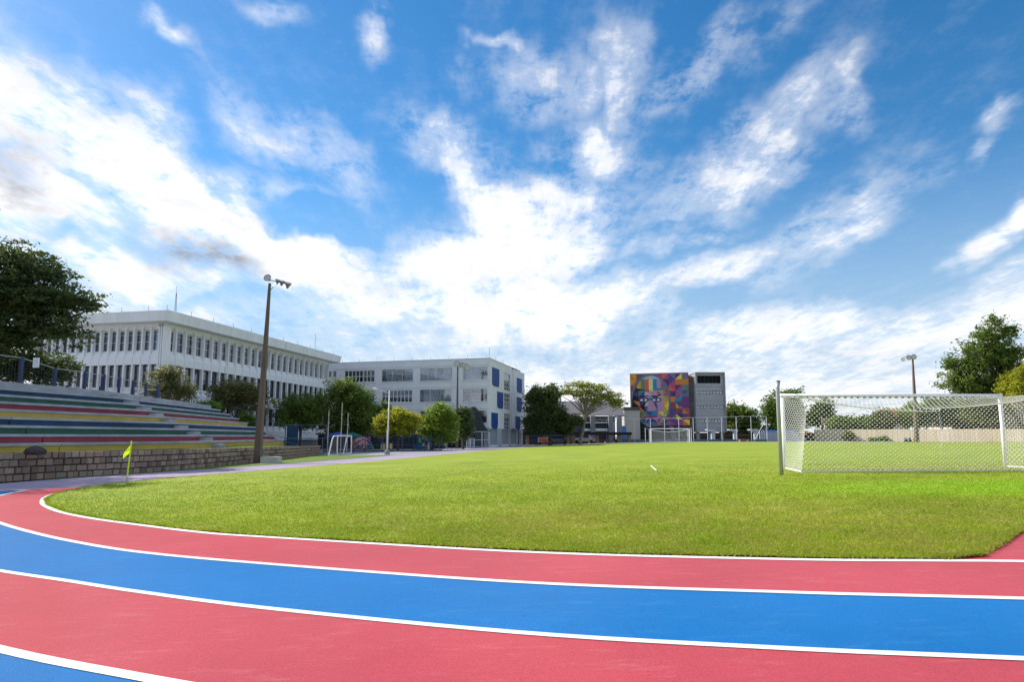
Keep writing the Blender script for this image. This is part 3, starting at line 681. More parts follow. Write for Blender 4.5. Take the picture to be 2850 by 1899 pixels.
# ================================================================== CREAM-GREY CLASSROOM BLOCK
CM = Vector((-3.4, 95)); eR = Vector((.247, .969)); aR = math.atan2(eR.y, eR.x); FR = Face(CM, aR)
aF = aR - math.pi / 2; FW = 31.; FF = Face(CM - Vector((math.cos(aF), math.sin(aF))) * FW, aF); RL = 21.7
mbd = thing('classroom_block', 'four storey pale grey classroom block with blue panels and wide curtained windows', 'building', (CM.x, CM.y, -.6))
m_pale = mat('pale_render', (.68, .70, .735), .88, .06, .5, .1, 30, stretch=(1.6, 1.6, .4), var2=(.73, .75, .78)); m_trim = mat('trim_white', (.66, .67, .69), .8, .06)
z3 = lambda x, y: (860 + x / 3.677, 920 + y / 3.677)
def rz_(f, x0, y0, x1, y1, zr=None):
    u0, _ = f.uv(*z3(x0, (y0 + y1) / 2)); u1, _ = f.uv(*z3(x1, (y0 + y1) / 2)); xm = (x0 + x1) / 2
    zt = f.uv(*z3(xm, y0))[1]; zb = f.uv(*z3(xm, y1))[1]
    return [u0, zb, u1, zt]
rows = [rz_(FF, 1573, 376, 1828, 507), rz_(FF, 1570, 598, 1825, 728), rz_(FF, 1640, 822, 1822, 948)]
TOPM = 12.85
def rowrect(x0, x1, r, y): 
    q = rz_(FF, x0, y - 5, x1, y + 5); return [q[0], rows[r][1], q[2], rows[r][3]]
WF = [(rowrect(360, 672, 0, 470), 'a'), (rowrect(742, 1065, 0, 462), 'b'), (rowrect(1135, 1462, 0, 452), 'c'), (rowrect(1573, 1828, 0, 440), 'b'),
      (rowrect(360, 668, 1, 690), 'b'), (rowrect(742, 1058, 1, 680), 'a'), (rowrect(1130, 1458, 1, 672), 'b'), (rowrect(1570, 1825, 1, 662), 'd'),
      (rowrect(742, 1050, 2, 900), 'b'), (rowrect(1128, 1455, 2, 890), 'b'), (rowrect(1570, 1822, 2, 885), 'd')]
sm = [rz_(FF, 195, 420, 228, 478), rz_(FF, 245, 418, 277, 475)]
WF += [(r, 's') for r in sm]
wm = MB(); FF.wall(wm, 0, FW, 2.35, TOPM, [r for r, _ in WF], .2)
part('front_wall', wm, m_pale, mbd)
def frame(f, r, nx, bars, dep, m, name='window', t=.06, par=None):
    mb = MB(); u0, z0, u1, z1 = r
    f.box(mb, u0, u1, dep, dep + .07, z0, z0 + t); f.box(mb, u0, u1, dep, dep + .07, z1 - t, z1)
    for i in range(nx + 1):
        u = u0 + (u1 - u0 - t) * i / nx; f.box(mb, u, u + t, dep + .001, dep + .069, z0 + t, z1 - t)
    for b in bars: zz_ = z0 + (z1 - z0) * b; f.box(mb, u0 + t, u1 - t, dep + .004, dep + .064, zz_, zz_ + t * .8)
    w = part(name, mb, m, par); 
    g_ = MB(); f.box(g_, u0 + .01, u1 - .01, dep + .03, dep + .036, z0 + .01, z1 - .01); part('pane', g_, m_glass, w)
    return w
m_curt = mat('curtain', (.78, .80, .83), .9, .16, 3, stretch=(5, 5, .2))
def curtain(f, u0, u1, z0, z1, dep, w, m=None):
    V = []; n = max(6, int((u1 - u0) / .09)); 
    for i in range(n + 1):
        p = f.P(u0 + (u1 - u0) * i / n, dep + .05 * math.sin(i * 1.3) + .02 * math.sin(i * 2.9), 0); V += [(p.x, p.y, z0), (p.x, p.y, z1)]
    part('curtain', MB().add(V, [(2 * i, 2 * i + 2, 2 * i + 3, 2 * i + 1) for i in range(n)]), m or m_curt, w)
rc = random.Random(5)
for r, st in WF:
    u0, z0, u1, z1 = r; hh = z1 - z0; ww = u1 - u0
    if st == 's': w = frame(FF, r, 2, (.33, .66), .1, m_frame, t=.05, par=mbd)
    elif st == 'a':
        w = frame(FF, r, 8, (.47,), .1, m_frame, t=.11, par=mbd); bl = MB(); FF.box(bl, u0, u1, .3, .32, z0 + hh * .52, z1); part('blind', bl, m_blind, w)
    else:
        w = frame(FF, r, 3 if st != 'c' else 4, (.62, .82), .1, m_frame, t=.055, par=mbd)
        if st == 'b': curtain(FF, u0 + ww * .12, u0 + ww * .63, z0, z1, .22, w); curtain(FF, u0 + ww * .7, u1 - .05, z0, z1, .22, w)
        if st == 'c':
            for a in (.02, .35, .75): curtain(FF, u0 + ww * a, u0 + ww * (a + .2), z0 + hh * .1, z1, .22, w)
            curtain(FF, u0 + ww * .05, u1 - ww * .03, z0 + hh * .05, z0 + hh * .5, .5, w)
        if st == 'd': curtain(FF, u0 + ww * .3, u0 + ww * .72, z0, z0 + hh * .7, .22, w)
    sl_ = MB(); FF.box(sl_, u0 - .1, u1 + .1, -.10, .08, z0 - .11, z0 - .01); part('window_sill', sl_, m_trim, w)
for zc in (rows[0][3] + .28, rows[1][3] + .28, rows[2][3] + .28):
    t_ = MB(); FF.box(t_, 5, FW - .12, -.07, .05, zc, zc + .10); part('string_course', t_, m_trim, mbd)
# right hand face
s1 = FR.uv(*z3(2078, 700))[0]
BPn = [(1868, 388, 1945, 575), (1920, 632, 1985, 800), (1860, 845, 1930, 1007)]; RWn = [(1997, 442, 2062, 620), (1997, 648, 2062, 815), (1997, 852, 2062, 1012)]
BP2 = [(2122, 492, 2177, 640), (2122, 688, 2175, 835), (2108, 882, 2160, 1017)]
RW = [rz_(FR, *w) for w in RWn]
wm = MB(); FR.wall(wm, 0, s1, 2.35, TOPM, RW, .2); part('side_wall', wm, m_pale, mbd)
FR2 = Face(FR.P(0, -.35, 0).to_2d(), aR)
wm = MB(); FR2.wall(wm, s1, RL, 2.35, TOPM - .25, [], .2); FR2.box(wm, s1 - .01, s1 + .02, .0, .36, 2.35, TOPM - .25); part('side_wall', wm, m_pale, mbd)
for r in RW:
    w = frame(FR, r, 4, (.2, .45, .72), .1, m_frame, t=.07, par=mbd); curtain(FR, r[0] + .3, r[2] - .3, r[1], r[1] + (r[3] - r[1]) * .5, .5, w)
m_bpanel = mat('blue_panel', (.008, .05, .24), .6, .12, 1.5); rp = random.Random(9)
for f, lst in ((FR, BPn), (FR2, BP2)):
    for b in lst:
        r = rz_(f, *b); mb = MB(); f.box(mb, r[0], r[2], -.06, .02, r[1], r[3]); bp_ = part('blue_panel', mb, m_bpanel, mbd)
        tm = MB(); f.box(tm, r[0] - .12, r[0], -.07, .02, r[1], r[3]); f.box(tm, r[2], r[2] + .12, -.07, .02, r[1], r[3]); f.box(tm, r[0] - .12, r[2] + .12, -.07, .02, r[3], r[3] + .1); part('panel_frame', tm, m_trim, bp_)
        sp_ = MB(); ww = r[2] - r[0]; hh = r[3] - r[1]
        for side in (0, 1):
            base = r[0] if side == 0 else r[2]; dr = 1 if side == 0 else -1
            kx, ky = ((.62, .34) if side == 0 else (.30, .62)); prof = [(0, 0)] + [(dr * ww * x * kx, hh * y * ky) for x, y in ((.42, .0), (.36, .05 + rp.random() * .03), (.27, .05), (.24, .10 + rp.random() * .05), (.16, .09), (.14, .22 + rp.random() * .1), (.07, .2), (.05, .38 + rp.random() * .1))] + [(0, hh * .42 * ky)]
            n = len(prof); V = [f.P(base + a, -.064 - .002 * side, r[1] + b_) for a, b_ in prof]; sp_.add(V, [tuple(range(n))])
        part('white_splash', sp_, m_trim, bp_)
# roof, inner dark core, ground storey
rf = MB(); FF.box(rf, 0, FW + .06, -.06, 20, TOPM, TOPM + .1); part('parapet', rf, m_trim, mbd)
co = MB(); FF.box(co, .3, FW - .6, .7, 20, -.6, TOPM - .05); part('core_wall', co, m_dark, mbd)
for i in range(10): part('lightning_rod', rod, None, mbd, loc=FF.P(3 + i * 3.05, .2, TOPM + .1))
for i in range(4): part('lightning_rod', rod, None, mbd, loc=FR.P(4 + i * 4.6, .2, TOPM + .1))
b0 = FF.P(FW - .3, .8, TOPM + .1); part('roof_mast', MB().tube([b0, b0 + Vector((0, 0, 1.7))], .03, 5), m_rod, mbd)
m_mesh = mat('grey_mesh_panel', (.28, .31, .35), .7, .2, 2, stretch=(8, 8, 1)); m_greyb = mat('ground_storey', (.38, .41, .45), .85, .12, 1)
for a, b in ((0, .5), (4.5, 7.2), (11.6, 13.1), (16.9, 18.0), (20.9, RL)):
    mb = MB(); FR.box(mb, a, b, .02, .5, -.65, 2.35); part('pier', mb, m_greyb, mbd)
for a, b in ((.5, 4.5), (7.2, 11.6), (13.1, 16.9)):
    sh = MB()
    n = int((b - a) / .35)
    for i in range(n): FR.box(sh, a + (b - a) * i / n + .02, a + (b - a) * (i + 1) / n - .02, .18, .22, -.4, 2.33)
    part('roller_shutter', sh, m_mesh, mbd); l_ = MB(); FR.box(l_, a, b, -.05, .3, -.65, -.3); part('threshold', l_, m_trim, mbd)
for u in (6, 12, 18, 24, 30.4): mb = MB(); FF.box(mb, u - .25, u + .25, .05, .5, -.65, 2.35); part('pier', mb, m_greyb, mbd)

# ================================================================== GYMNASIUM WITH GREY ROOF
m_roof = mat('grey_sheet_roof', (.115, .11, .12), .8, .12, 1.2, .2, 8, stretch=(6, 1, 1)); m_gym = mat('gym_wall', (.115, .115, .13), .85, .15, 1)
gy = thing('gymnasium', 'low gymnasium with big grey sheet roof behind the wide-crowned tree', 'building', (10, 126, -.5))
rf = MB(); e0, e1 = Vector((-8, 124, 5.15)), Vector((22.4, 124, 5.15)); r0, r1 = Vector((-8, 140, 8.8)), Vector((23.2, 140, 8.8))
n = 40                                              # standing-seam sheets
for i in range(n):
    a, b = i / n + .0005, (i + 1) / n - .0005
    p = [e0.lerp(e1, a), e0.lerp(e1, b), r0.lerp(r1, b), r0.lerp(r1, a)]; part('roof_sheet', MB().hexa([v - Vector((0, 0, .08)) for v in p], p), m_roof, gy)
g_ = MB(); g_.add([e1 - Vector((0, 0, .1)), e1 + Vector((.2, 16, -.1)), r1 - Vector((0, 0, .1))], [(0, 1, 2)]); part('gable', g_, m_roof, gy)
wl_ = MB().box(-8, 20.4, 125, 140, -.6, 5.0); part('wall', wl_, m_gym, gy)
tr = MB()
for i in range(9):
    x = 11 + i * 1.15; tr.tube([(x, 124.9, 3.7), (x + .57, 124.9, 4.9), (x + 1.15, 124.9, 3.7)], .04, 4)
part('roof_truss', tr, m_metal, gy)
bx = MB(); 
def xz(px, py, y): p = at(px, py, y); return p.x, p.z
x0, zt = xz(1619, 1176, 123.9); x1, zb = xz(1709, 1201, 123.9)
bx.box(x0, x1, 123.7, 124.9, zt - .2, zt); bx.box(x0, x1, 123.7, 124.9, zb, zb + .55); bx.box(x1 - .25, x1, 123.7, 124.9, zb + .55, zt - .2)
part('white_window_band', bx, m_white, gy)
for i in range(9):
    a = x0 + .3 + i * (x1 - x0 - .8) / 9; f_ = MB().box(a, a + .55, 123.75, 124.8, zb + .75, zt - .55); part('window', f_, m_dframe, gy)
for px in (1650, 1700, 1724): x, _ = xz(px, 1200, 123); part('column', MB().box(x - .45, x + .45, 122.6, 123.4, -.6, 5.0), mat('grey_column', (.24, .24, .26), .85), gy)
# covered walkway in front
wk = thing('covered_walkway', 'flat black walkway roof on tan piers before the grey gymnasium', 'walkway', (10, 119, -.5))
part('roof_slab', MB().box(*[xz(1455, 1204, 118)[0], xz(1757, 1204, 118)[0]], 117.5, 121, 1.28, 1.80), mat('black_roof', (.012, .012, .014), .7), wk)
m_tan = mat('tan_pier', (.24, .18, .12), .85, .2, 2)
for px in (1468, 1513, 1581, 1596, 1662, 1722, 1750): x, _ = xz(px, 1220, 118.6); part('pier', MB().box(x - .3, x + .3, 118.3, 118.9, -.6, 1.28), m_tan, wk)
def slabthing(name, label, cat, px0, px1, py0, py1, y, th, m, group=None, bits=None):
    x0, zt = xz(px0, py0, y); x1, zb = xz(px1, py1, y)
    t = thing(name, label, cat, ((x0 + x1) / 2, y, zb), group)
    part('body', MB().box(x0, x1, y, y + th, zb, zt), m, t); part('cap', MB().box(x0 - .05, x1 + .05, y - .04, y + th + .04, zt, zt + .07), m_trim, t)
    if bits: part('panel_edge', MB().box(x0 + .1, x0 + .18, y - .02, y, zb, zt), m_trim, t)
    return t
m_or = mat('orange_board', (.62, .15, .05), .7, .2, 1); m_cyan = mat('light_blue_panel', (.10, .24, .62), .7, .1, 1)
slabthing('orange_hoarding', 'faded orange hoarding under the dark round tree', 'hoarding', 1497, 1520, 1221, 1233, 116, .15, mat('faded_orange', (.42, .13, .08), .8, .2), None, True)
slabthing('orange_hoarding', 'small bright orange hoarding beside the dark tree trunk', 'hoarding', 1521, 1528, 1220, 1233, 115.6, .15, m_or)
slabthing('blue_wall_panel', 'tall light blue wall panel left of the painted mural', 'kiosk', 1729, 1744, 1187, 1228, 127, .3, m_cyan)  # light blue wall panel, built as a free-standing capped slab
slabthing('cream_kiosk', 'small cream kiosk wall beside the light blue panel', 'kiosk', 1721, 1728, 1190, 1207, 127.5, .3, mat('cream', (.48, .44, .36), .8))
m_van = mat('van_paint', (.42, .47, .55), .4, .05, 1, spec=.5)
def van(px, y, w, label, c):
    x, _ = xz(px, 1230, y); z = gz(x, y); t = thing('parked_van', label, 'van', (x, y, z), 'vans parked under the walkway')
    b = MB(); prof = [(-.5, .35), (.5, .35), (.5, .85), (.40, 1.0), (.22, 1.75), (-.44, 1.8), (-.5, 1.2)]
    A = [(x + a * w, y, z + b_) for a, b_ in prof]; b.prism(A, (0, 1.7, 0)); part('body', b, mat('van_' + str(px), c, .4, .05, 1, spec=.5), t)
    gl_ = MB().box(x - .4 * w, x + .2 * w, y - .02, y + .02, z + 1.1, z + 1.6); part('window', gl_, m_dframe, t)
    for s_ in (-.3, .3): part('wheel', MB().tube([(x + s_ * w, y - .05, z + .33), (x + s_ * w, y + .2, z + .33)], .33, 12), m_dark, t)
van(1555, 121.6, 4.6, 'dusty blue van parked behind the dark tree', (.16, .24, .34)); van(1484, 121.8, 4.2, 'dark blue van parked by the classroom block', (.05, .08, .18)); van(1625, 122, 4.6, 'white van parked behind the pale tree trunk', (.6, .62, .64))

# ================================================================== MURAL BUILDING + OFFICE TOWER
cb = thing('cream_building', 'narrow cream building with dark parapet left of the mural', 'building', (26, 150, 0))
x0, zt = xz(1737, 1134, 150); x1, _ = xz(1757, 1134, 150)
part('wall', MB().box(x0, x1 + 2, 150, 160, -.5, zt - .75), mat('cream_wall', (.42, .40, .37), .85, .1, .5), cb); part('parapet', MB().box(x0 - .15, x1 + 2, 149.85, 160, zt - .75, zt), mat('parapet_brown', (.09, .08, .08), .8), cb)
mu = thing('mural_building', 'dark block with a huge colourful portrait mural on its wall', 'building', (35, 151, 0))
OL = Vector((28.9, 153.5)); OR = Vector((42.25, 150.)); dv = OR - OL; MW = dv.length; FM = Face(OL, math.atan2(dv.y, dv.x)); MT = 16.15
bd = MB(); FM.box(bd, 0, MW, .1, 18, -.5, MT); part('wall', bd, mat('mural_base', (.03, .03, .034), .9, .2, .6), mu)
cpn = MB(); FM.box(cpn, -.05, MW + .05, -.05, .6, MT, MT + .2); part('coping', cpn, m_greyb, mu)
PAL = [(.36, .13, .035), (.30, .05, .07), (.24, .05, .17), (.10, .035, .13), (.05, .03, .09), (.03, .06, .16), (.10, .11, .13), (.42, .22, .03), (.05, .15, .12), (.17, .055, .05), (.44, .09, .045), (.14, .10, .17), (.55, .38, .06), (.02, .16, .28), (.30, .30, .33), (.30, .17, .24), (.012, .012, .015), (.55, .56, .58), (.16, .27, .10), (.5, .42, .2)]
PM = [mat('mural_paint_%d' % i, tuple(min(.85, v * 1.55) for v in c), .8, .12, 1.6) for i, c in enumerate(PAL)]
rm = random.Random(21)
def paint(name, polys, dep, par, label=None):
    V = []; Fc = []; mi = []
    for poly, k in polys:
        n0 = len(V); V += [tuple(FM.P(u, dep, z)) for u, z in poly]; Fc.append(tuple(range(n0, n0 + len(poly)))); mi.append(k)
    me = bpy.data.meshes.new(name); me.from_pydata(V, [], Fc)
    for m in PM: me.materials.append(m)
    me.polygons.foreach_set('material_index', mi); me.update(); return part(name, me, None, par, label=label)
zt0 = 3.6; nu_, nv_ = 9, 9; polys = []; du = MW / nu_; dz_ = (MT - zt0) / nv_
for i in range(nu_):
    for j in range(nv_):
        a, b, c, d = i * du, (i + 1) * du, zt0 + j * dz_, zt0 + (j + 1) * dz_; warm = rm.random()
        pool = [0, 0, 10, 1, 2, 7, 9, 12] if warm > .52 else [3, 4, 5, 6, 11, 2, 3, 8, 9]
        k1, k2 = rm.choice(pool), rm.choice(pool + [3, 4])
        if (i + j) % 2: polys += [([(a, c), (b, c), (b, d)], k1), ([(a, c), (b, d), (a, d)], k2)]
        else: polys += [([(a, c), (b, c), (a, d)], k1), ([(b, c), (b, d), (a, d)], k2)]
polys.append(([(0, -.4), (MW, -.4), (MW, zt0), (0, zt0)], 16))
mural = paint('mural', polys, .05, mu, 'wall painting of bright triangles around a large faceted head')
# a generic faceted head: oval of colour patches, simple features
hu, hz_, ra, rb2 = MW * .36, 9.5, MW * .31, 6.4
def inside(u, z): return ((u - hu) / ra) ** 2 + ((z - hz_) / rb2) ** 2 < 1
def oval(u0, z0, a, b, n=28, tilt=0):
    return [(u0 + a * math.cos(t) * math.cos(tilt) - b * math.sin(t) * math.sin(tilt), z0 + a * math.cos(t) * math.sin(tilt) + b * math.sin(t) * math.cos(tilt)) for t in [2 * math.pi * i / n for i in range(n)]]
paint('painted_shoulders', [([(0, -.3), (0, 1.6), (MW * .18, 2.9), (MW * .34, 3.4), (MW * .62, 3.6), (MW * .86, 3.0), (MW, 2.3), (MW, -.3)], 16), ([(MW * .66, 3.5), (MW * .73, 3.2), (MW * .78, -.2), (MW * .70, -.2)], 17)], .03, mural)
paint('painted_hair', [(oval(hu - .1, hz_ + .2, ra * 1.1, rb2 * 1.03), 6), (oval(hu - ra * .45, hz_ - .9, ra * .62, rb2 * .86), 16)], .035, mural)
def clip(poly, n=40, k=.97):                        # keep the part of a patch that lies in the oval
    O = oval(hu, hz_, ra * k, rb2 * k, n)
    for i in range(n):
        (ax, ay), (bx2, by) = O[i], O[(i + 1) % n]; out = []
        sd2 = lambda q: (bx2 - ax) * (q[1] - ay) - (by - ay) * (q[0] - ax)
        for j in range(len(poly)):
            p, q = poly[j], poly[(j + 1) % len(poly)]; u, v = sd2(p), sd2(q)
            if u >= 0: out.append(p)
            if u * v < 0: t = u / (u - v); out.append((p[0] + (q[0] - p[0]) * t, p[1] + (q[1] - p[1]) * t))
        poly = out
        if len(poly) < 3: return None
    return poly
head = []
STRIPE = [16, 7, 8, 10, 19, 13, 15, 11, 8]
for i in range(9):                                  # upright colour bands on the forehead
    a = hu - ra + 2 * ra * i / 9; head.append(([(a, hz_ + 2.6 + .5 * math.sin(i * 1.3)), (a + 2 * ra / 9, hz_ + 2.6 + .5 * math.sin(i * 1.3)), (a + 2 * ra / 9, hz_ + 5.4), (a, hz_ + 5.4)], STRIPE[i]))
head.append(([(hu - ra, hz_ + 5.4), (hu + ra, hz_ + 5.4), (hu + ra, hz_ + rb2), (hu - ra, hz_ + rb2)], 14))
nx_, nz2 = 6, 7
for i in range(nx_):
    for j in range(nz2):
        jit = lambda q: (q[0] + .25 * math.sin(q[1] * 3.1 + q[0]), q[1] + .22 * math.sin(q[0] * 2.7))
        a = hu - ra + 2 * ra * i / nx_; b = a + 2 * ra / nx_; c = hz_ - rb2 + 9.0 * j / nz2; d = c + 9.0 / nz2
        q = [jit((a, c)), jit((b, c)), (b, d) if j == nz2 - 1 else jit((b, d)), (a, d) if j == nz2 - 1 else jit((a, d))]; side = (i + .5) / nx_
        pool = [16, 4, 5, 8, 0, 16] if side < .35 else [13, 15, 11, 14, 5] if side < .6 else [7, 12, 18, 15, 19, 2, 0]
        k1, k2 = rm.choice(pool), rm.choice(pool)
        head += [([q[0], q[1], q[2]], k1), ([q[0], q[2], q[3]], k2)] if (i + j) % 2 else [([q[0], q[1], q[3]], k1), ([q[1], q[2], q[3]], k2)]
head = [(c, k) for c, k in ((clip(p), k) for p, k in head) if c]
paint('painted_head', head, .03, mural)
ft = []
for su, w in ((-.42, .24), (.28, .22)):
    cu, cz = hu + su * ra, hz_ + .3
    ft += [(oval(cu, cz + .05, w * ra * 1.25, .62), 4), ([(cu - w * ra * 1.2, cz + .75), (cu + w * ra * 1.2, cz + .85), (cu + w * ra * 1.1, cz + 1.1), (cu - w * ra * 1.1, cz + 1.0)], 16)]
paint('painted_brows', ft, .02, mural)
paint('painted_eyes', [(oval(hu + su * ra, hz_ + .3, .2 * ra, .26), 17) for su in (-.42, .28)], .014, mural)
paint('painted_pupils', [(oval(hu + su * ra, hz_ + .3, .075 * ra, .24, 14), 16) for su in (-.42, .28)], .008, mural)
paint('painted_nose', [([(hu - .12 * ra, hz_ + .1), (hu + .08 * ra, hz_ + .2), (hu + .3 * ra, hz_ - 2.2), (hu - .1 * ra, hz_ - 2.5), (hu - .25 * ra, hz_ - 2.1)], 15)], .02, mural)
paint('painted_mouth', [([(hu - .4 * ra, hz_ - 3.7), (hu - .05 * ra, hz_ - 3.4), (hu + .1 * ra, hz_ - 3.45), (hu + .42 * ra, hz_ - 3.6), (hu, hz_ - 4.15)], 2), ([(hu - .35 * ra, hz_ - 3.71), (hu + .36 * ra, hz_ - 3.63), (hu + .36 * ra, hz_ - 3.72), (hu - .35 * ra, hz_ - 3.8)], 4)], .02, mural)
bu, bz_ = MW * .80, 9.4
paint('painted_bird', [([(bu - .6, bz_), (bu + .3, bz_ + .8), (bu + 1.9, bz_ + 2.2), (bu + 1.2, bz_ + .9), (bu + .5, bz_ - .1)], 13), ([(bu - .6, bz_), (bu + .5, bz_ - .1), (bu + .9, bz_ - 2.2), (bu + .2, bz_ - .9)], 5), ([(bu - .6, bz_ + .05), (bu - .2, bz_ + .9), (bu + .3, bz_ + .7)], 13)], .02, mural)
# office tower
m_tower = mat('tower_concrete', (.34, .355, .385), .88, .14, .5, .2, 12, stretch=(1, 1, 1.6)); m_tside = mat('tower_side', (.33, .31, .28), .85, .1, .6)
tw = thing('office_tower', 'grey concrete office tower with narrow ribbon windows beside the mural', 'building', (47, 149, 0))
xl, xr = xz(1936, 1100, 149)[0], xz(2016.5, 1100, 149)[0]; TT = xz(1980, 1039.5, 149)[1]; FT = Face((xl, 149), 0); TWd = xr - xl
def tz(py): return xz(1975, py, 149)[1]
def tu(px): return xz(px, 1100, 149)[0] - xl
bands = [(tu(1939), tz(1098.5), tu(2012), tz(1088.5)), (tu(1939), tz(1137.8), tu(2013), tz(1129)), (tu(1940), tz(1177), tu(2014), tz(1168))]
topo = (tu(1942), tz(1067.5), tu(2007), tz(1046))
wm = MB(); FT.wall(wm, 0, TWd, 2.05, TT, [*bands, topo], .35); FT.box(wm, 0, .3, .001, 10, 2.05, TT); FT.box(wm, TWd - .3, TWd, .001, 10, 2.05, TT); FT.box(wm, .3, TWd - .3, .4, 10, 2.05, 2.3); part('wall', wm, m_tower, tw)
rfm = MB(); FT.box(rfm, -.12, TWd + .12, -.5, 10, TT + .001, TT + .22); FT.box(rfm, -.12, .12, -.5, -.002, topo[1] - .3, TT); FT.box(rfm, TWd - .12, TWd + .12, -.5, -.002, 2.1, TT); part('roof_frame', rfm, m_tside, tw)
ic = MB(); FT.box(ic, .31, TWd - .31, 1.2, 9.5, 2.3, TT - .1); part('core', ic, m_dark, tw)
for b in bands:
    frame(FT, b, 8, (), .16, m_dframe, t=.1, par=tw)
    for i in range(8):
        if i % 4 in (2, 3, 1): q = MB(); w_ = (b[2] - b[0]) / 8; FT.box(q, b[0] + w_ * i + .08, b[0] + w_ * (i + 1) - .04, .5, .55, b[1], b[3]); part('blind', q, m_blind, tw)
lv = MB()
for i in range(7): u = topo[0] + (topo[2] - topo[0]) * i / 6; FT.box(lv, u - .03, u + .03, .3, .5, topo[1], topo[3])
part('louvre', lv, m_dframe, tw)
for zz_ in (tz(1078), tz(1118), tz(1159)): j_ = MB(); FT.box(j_, .05, TWd - .05, -.015, .01, zz_, zz_ + .06); part('joint', j_, mat('joint_dark', (.12, .13, .14), .9), tw)
for u in (.6, TWd / 2, TWd - .6): q = MB(); FT.box(q, u - .4, u + .4, 1.0, 1.8, -.3, 2.05); part('pilotis', q, m_tower, tw)
sd_ = thing('stair_tower', 'shaded concrete stair shaft between the mural and the office tower', 'building', (43, 152, 0))
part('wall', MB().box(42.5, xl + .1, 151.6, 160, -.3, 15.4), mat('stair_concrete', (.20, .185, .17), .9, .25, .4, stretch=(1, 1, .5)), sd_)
for i in range(9): part('floor_joint', MB().box(42.52, xl + .05, 151.57, 151.6, 1.5 + i * 1.6, 1.56 + i * 1.6), m_dark, sd_)
part('roof_slab', MB().box(42.4, xl + .02, 151.4, 160.1, 15.4, 15.6), m_tside, sd_)
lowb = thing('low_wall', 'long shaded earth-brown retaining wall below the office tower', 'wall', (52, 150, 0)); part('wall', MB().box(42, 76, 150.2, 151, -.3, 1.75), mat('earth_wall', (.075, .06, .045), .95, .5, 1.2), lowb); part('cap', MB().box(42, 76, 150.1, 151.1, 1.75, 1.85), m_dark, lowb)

# ================================================================== FAR FENCE, DUGOUTS, GATE, BENCHES
m_wp = mat('white_post', (.62, .64, .66), .6, .1, 3); m_teal = mat('windbreak_teal', (.10, .15, .15), .8, .2, 2)
fp = [1648, 1688, 1727, 1765.5, 1809.7, 1848.8, 1888.6, 1928.7, 1967.8, 2007.6, 2048.4, 2089.2, 2132.7]
ff = thing('ball_stop_fence', 'tall thin white post fence behind the far goal', 'fence', (35, 124, 0))
tops = []
for px in fp:
    p = at(px, 1166.5 - (px - 1765) * .021, 124); tops.append(p); part('post', MB().tube([(p.x, 124, -.3), p], .055, 6), m_wp, ff)
part('top_rail', MB().tube(tops, .04, 5), m_wp, ff)
for a, b in zip(tops[:-1], tops[1:]): part('windbreak', MB().box(a.x + .06, b.x - .06, 123.98, 124.02, -.3, .45), m_teal, ff)
p = tops[-1]; part('brace', MB().tube([(p.x - 2.7, 124, -.1), (p.x - .2, 124, p.z - .8)], .06, 6), m_wp, ff)
wires = MB()
for z in (1.3, 2.2, 3.1, 4.0): wires.tube([(t.x, 124.03, z * t.z / 5) for t in tops], .006, 3)
part('wire', wires, m_wp, ff)
def dugout(px, label, y=126):
    x, zt = xz(px, 1196, y); t = thing('dugout_shelter', label, 'shelter', (x, y, 0), 'concrete shelters behind the far fence')
    part('pillar', MB().box(x - .35, x + .35, y, y + .6, -.3, zt - .55), m_greyb, t)
    part('roof', MB().prism([(x - 1.2, y - .1, zt - .15), (x + .45, y - .1, zt - .15 - .45), (x + .45, y - .1, zt + .1), (x - 1.2, y - .1, zt + .05)], (0, 1.6, 0)), m_greyb, t)
dugout(1985, 'concrete shelter pillar in front of the office tower'); dugout(2047, 'concrete shelter pillar right of the office tower'); dugout(2104, 'concrete shelter behind the slanting fence brace')
mg = thing('metal_gate', 'grey sheet metal gate with blue top left of near goalpost', 'gate', (55, 128, 0))
x0, zt = xz(2113, 1204, 128); x1, _ = xz(2167, 1204, 128); x1 += 4
for i in range(12): a = x0 + (x1 - x0) * i / 12; part('gate_board', MB().box(a + .02, a + (x1 - x0) / 12 - .02, 128, 128.08, -.2, zt), mat('gate_grey', (.30, .31, .36), .6, .1, 2), mg)
part('blue_top', MB().box(x0 + .8, x1 - .6, 127.97, 128.1, zt, zt + .42), m_cyan, mg)
for i in range(4): a = x0 + i * .45; part('post', MB().box(a, a + .1, 127.9, 127.97, -.2, zt + .3), m_wp, mg)
def bench(px, py, y, label):
    x, z = xz(px, py, y); t = thing('bench', label, 'bench', (x, y, gz(x, y)))
    part('seat', MB().box(x - .9, x + .9, y, y + .4, z, z + .12), mat('bench_red', (.22, .03, .03), .7), t)
    for s_ in (-.75, .75): part('leg', MB().box(x + s_ - .1, x + s_ + .1, y + .02, y + .38, gz(x, y) - .05, z), mat('bench_yellow', (.5, .36, .06), .7), t)
bench(2071, 1224, 118, 'low red bench with yellow legs before the far fence'); bench(1653, 1231, 112, 'red bench with yellow legs right of the pale tree'); bench(1697, 1230, 113, 'red bench with yellow legs left of the far goal')

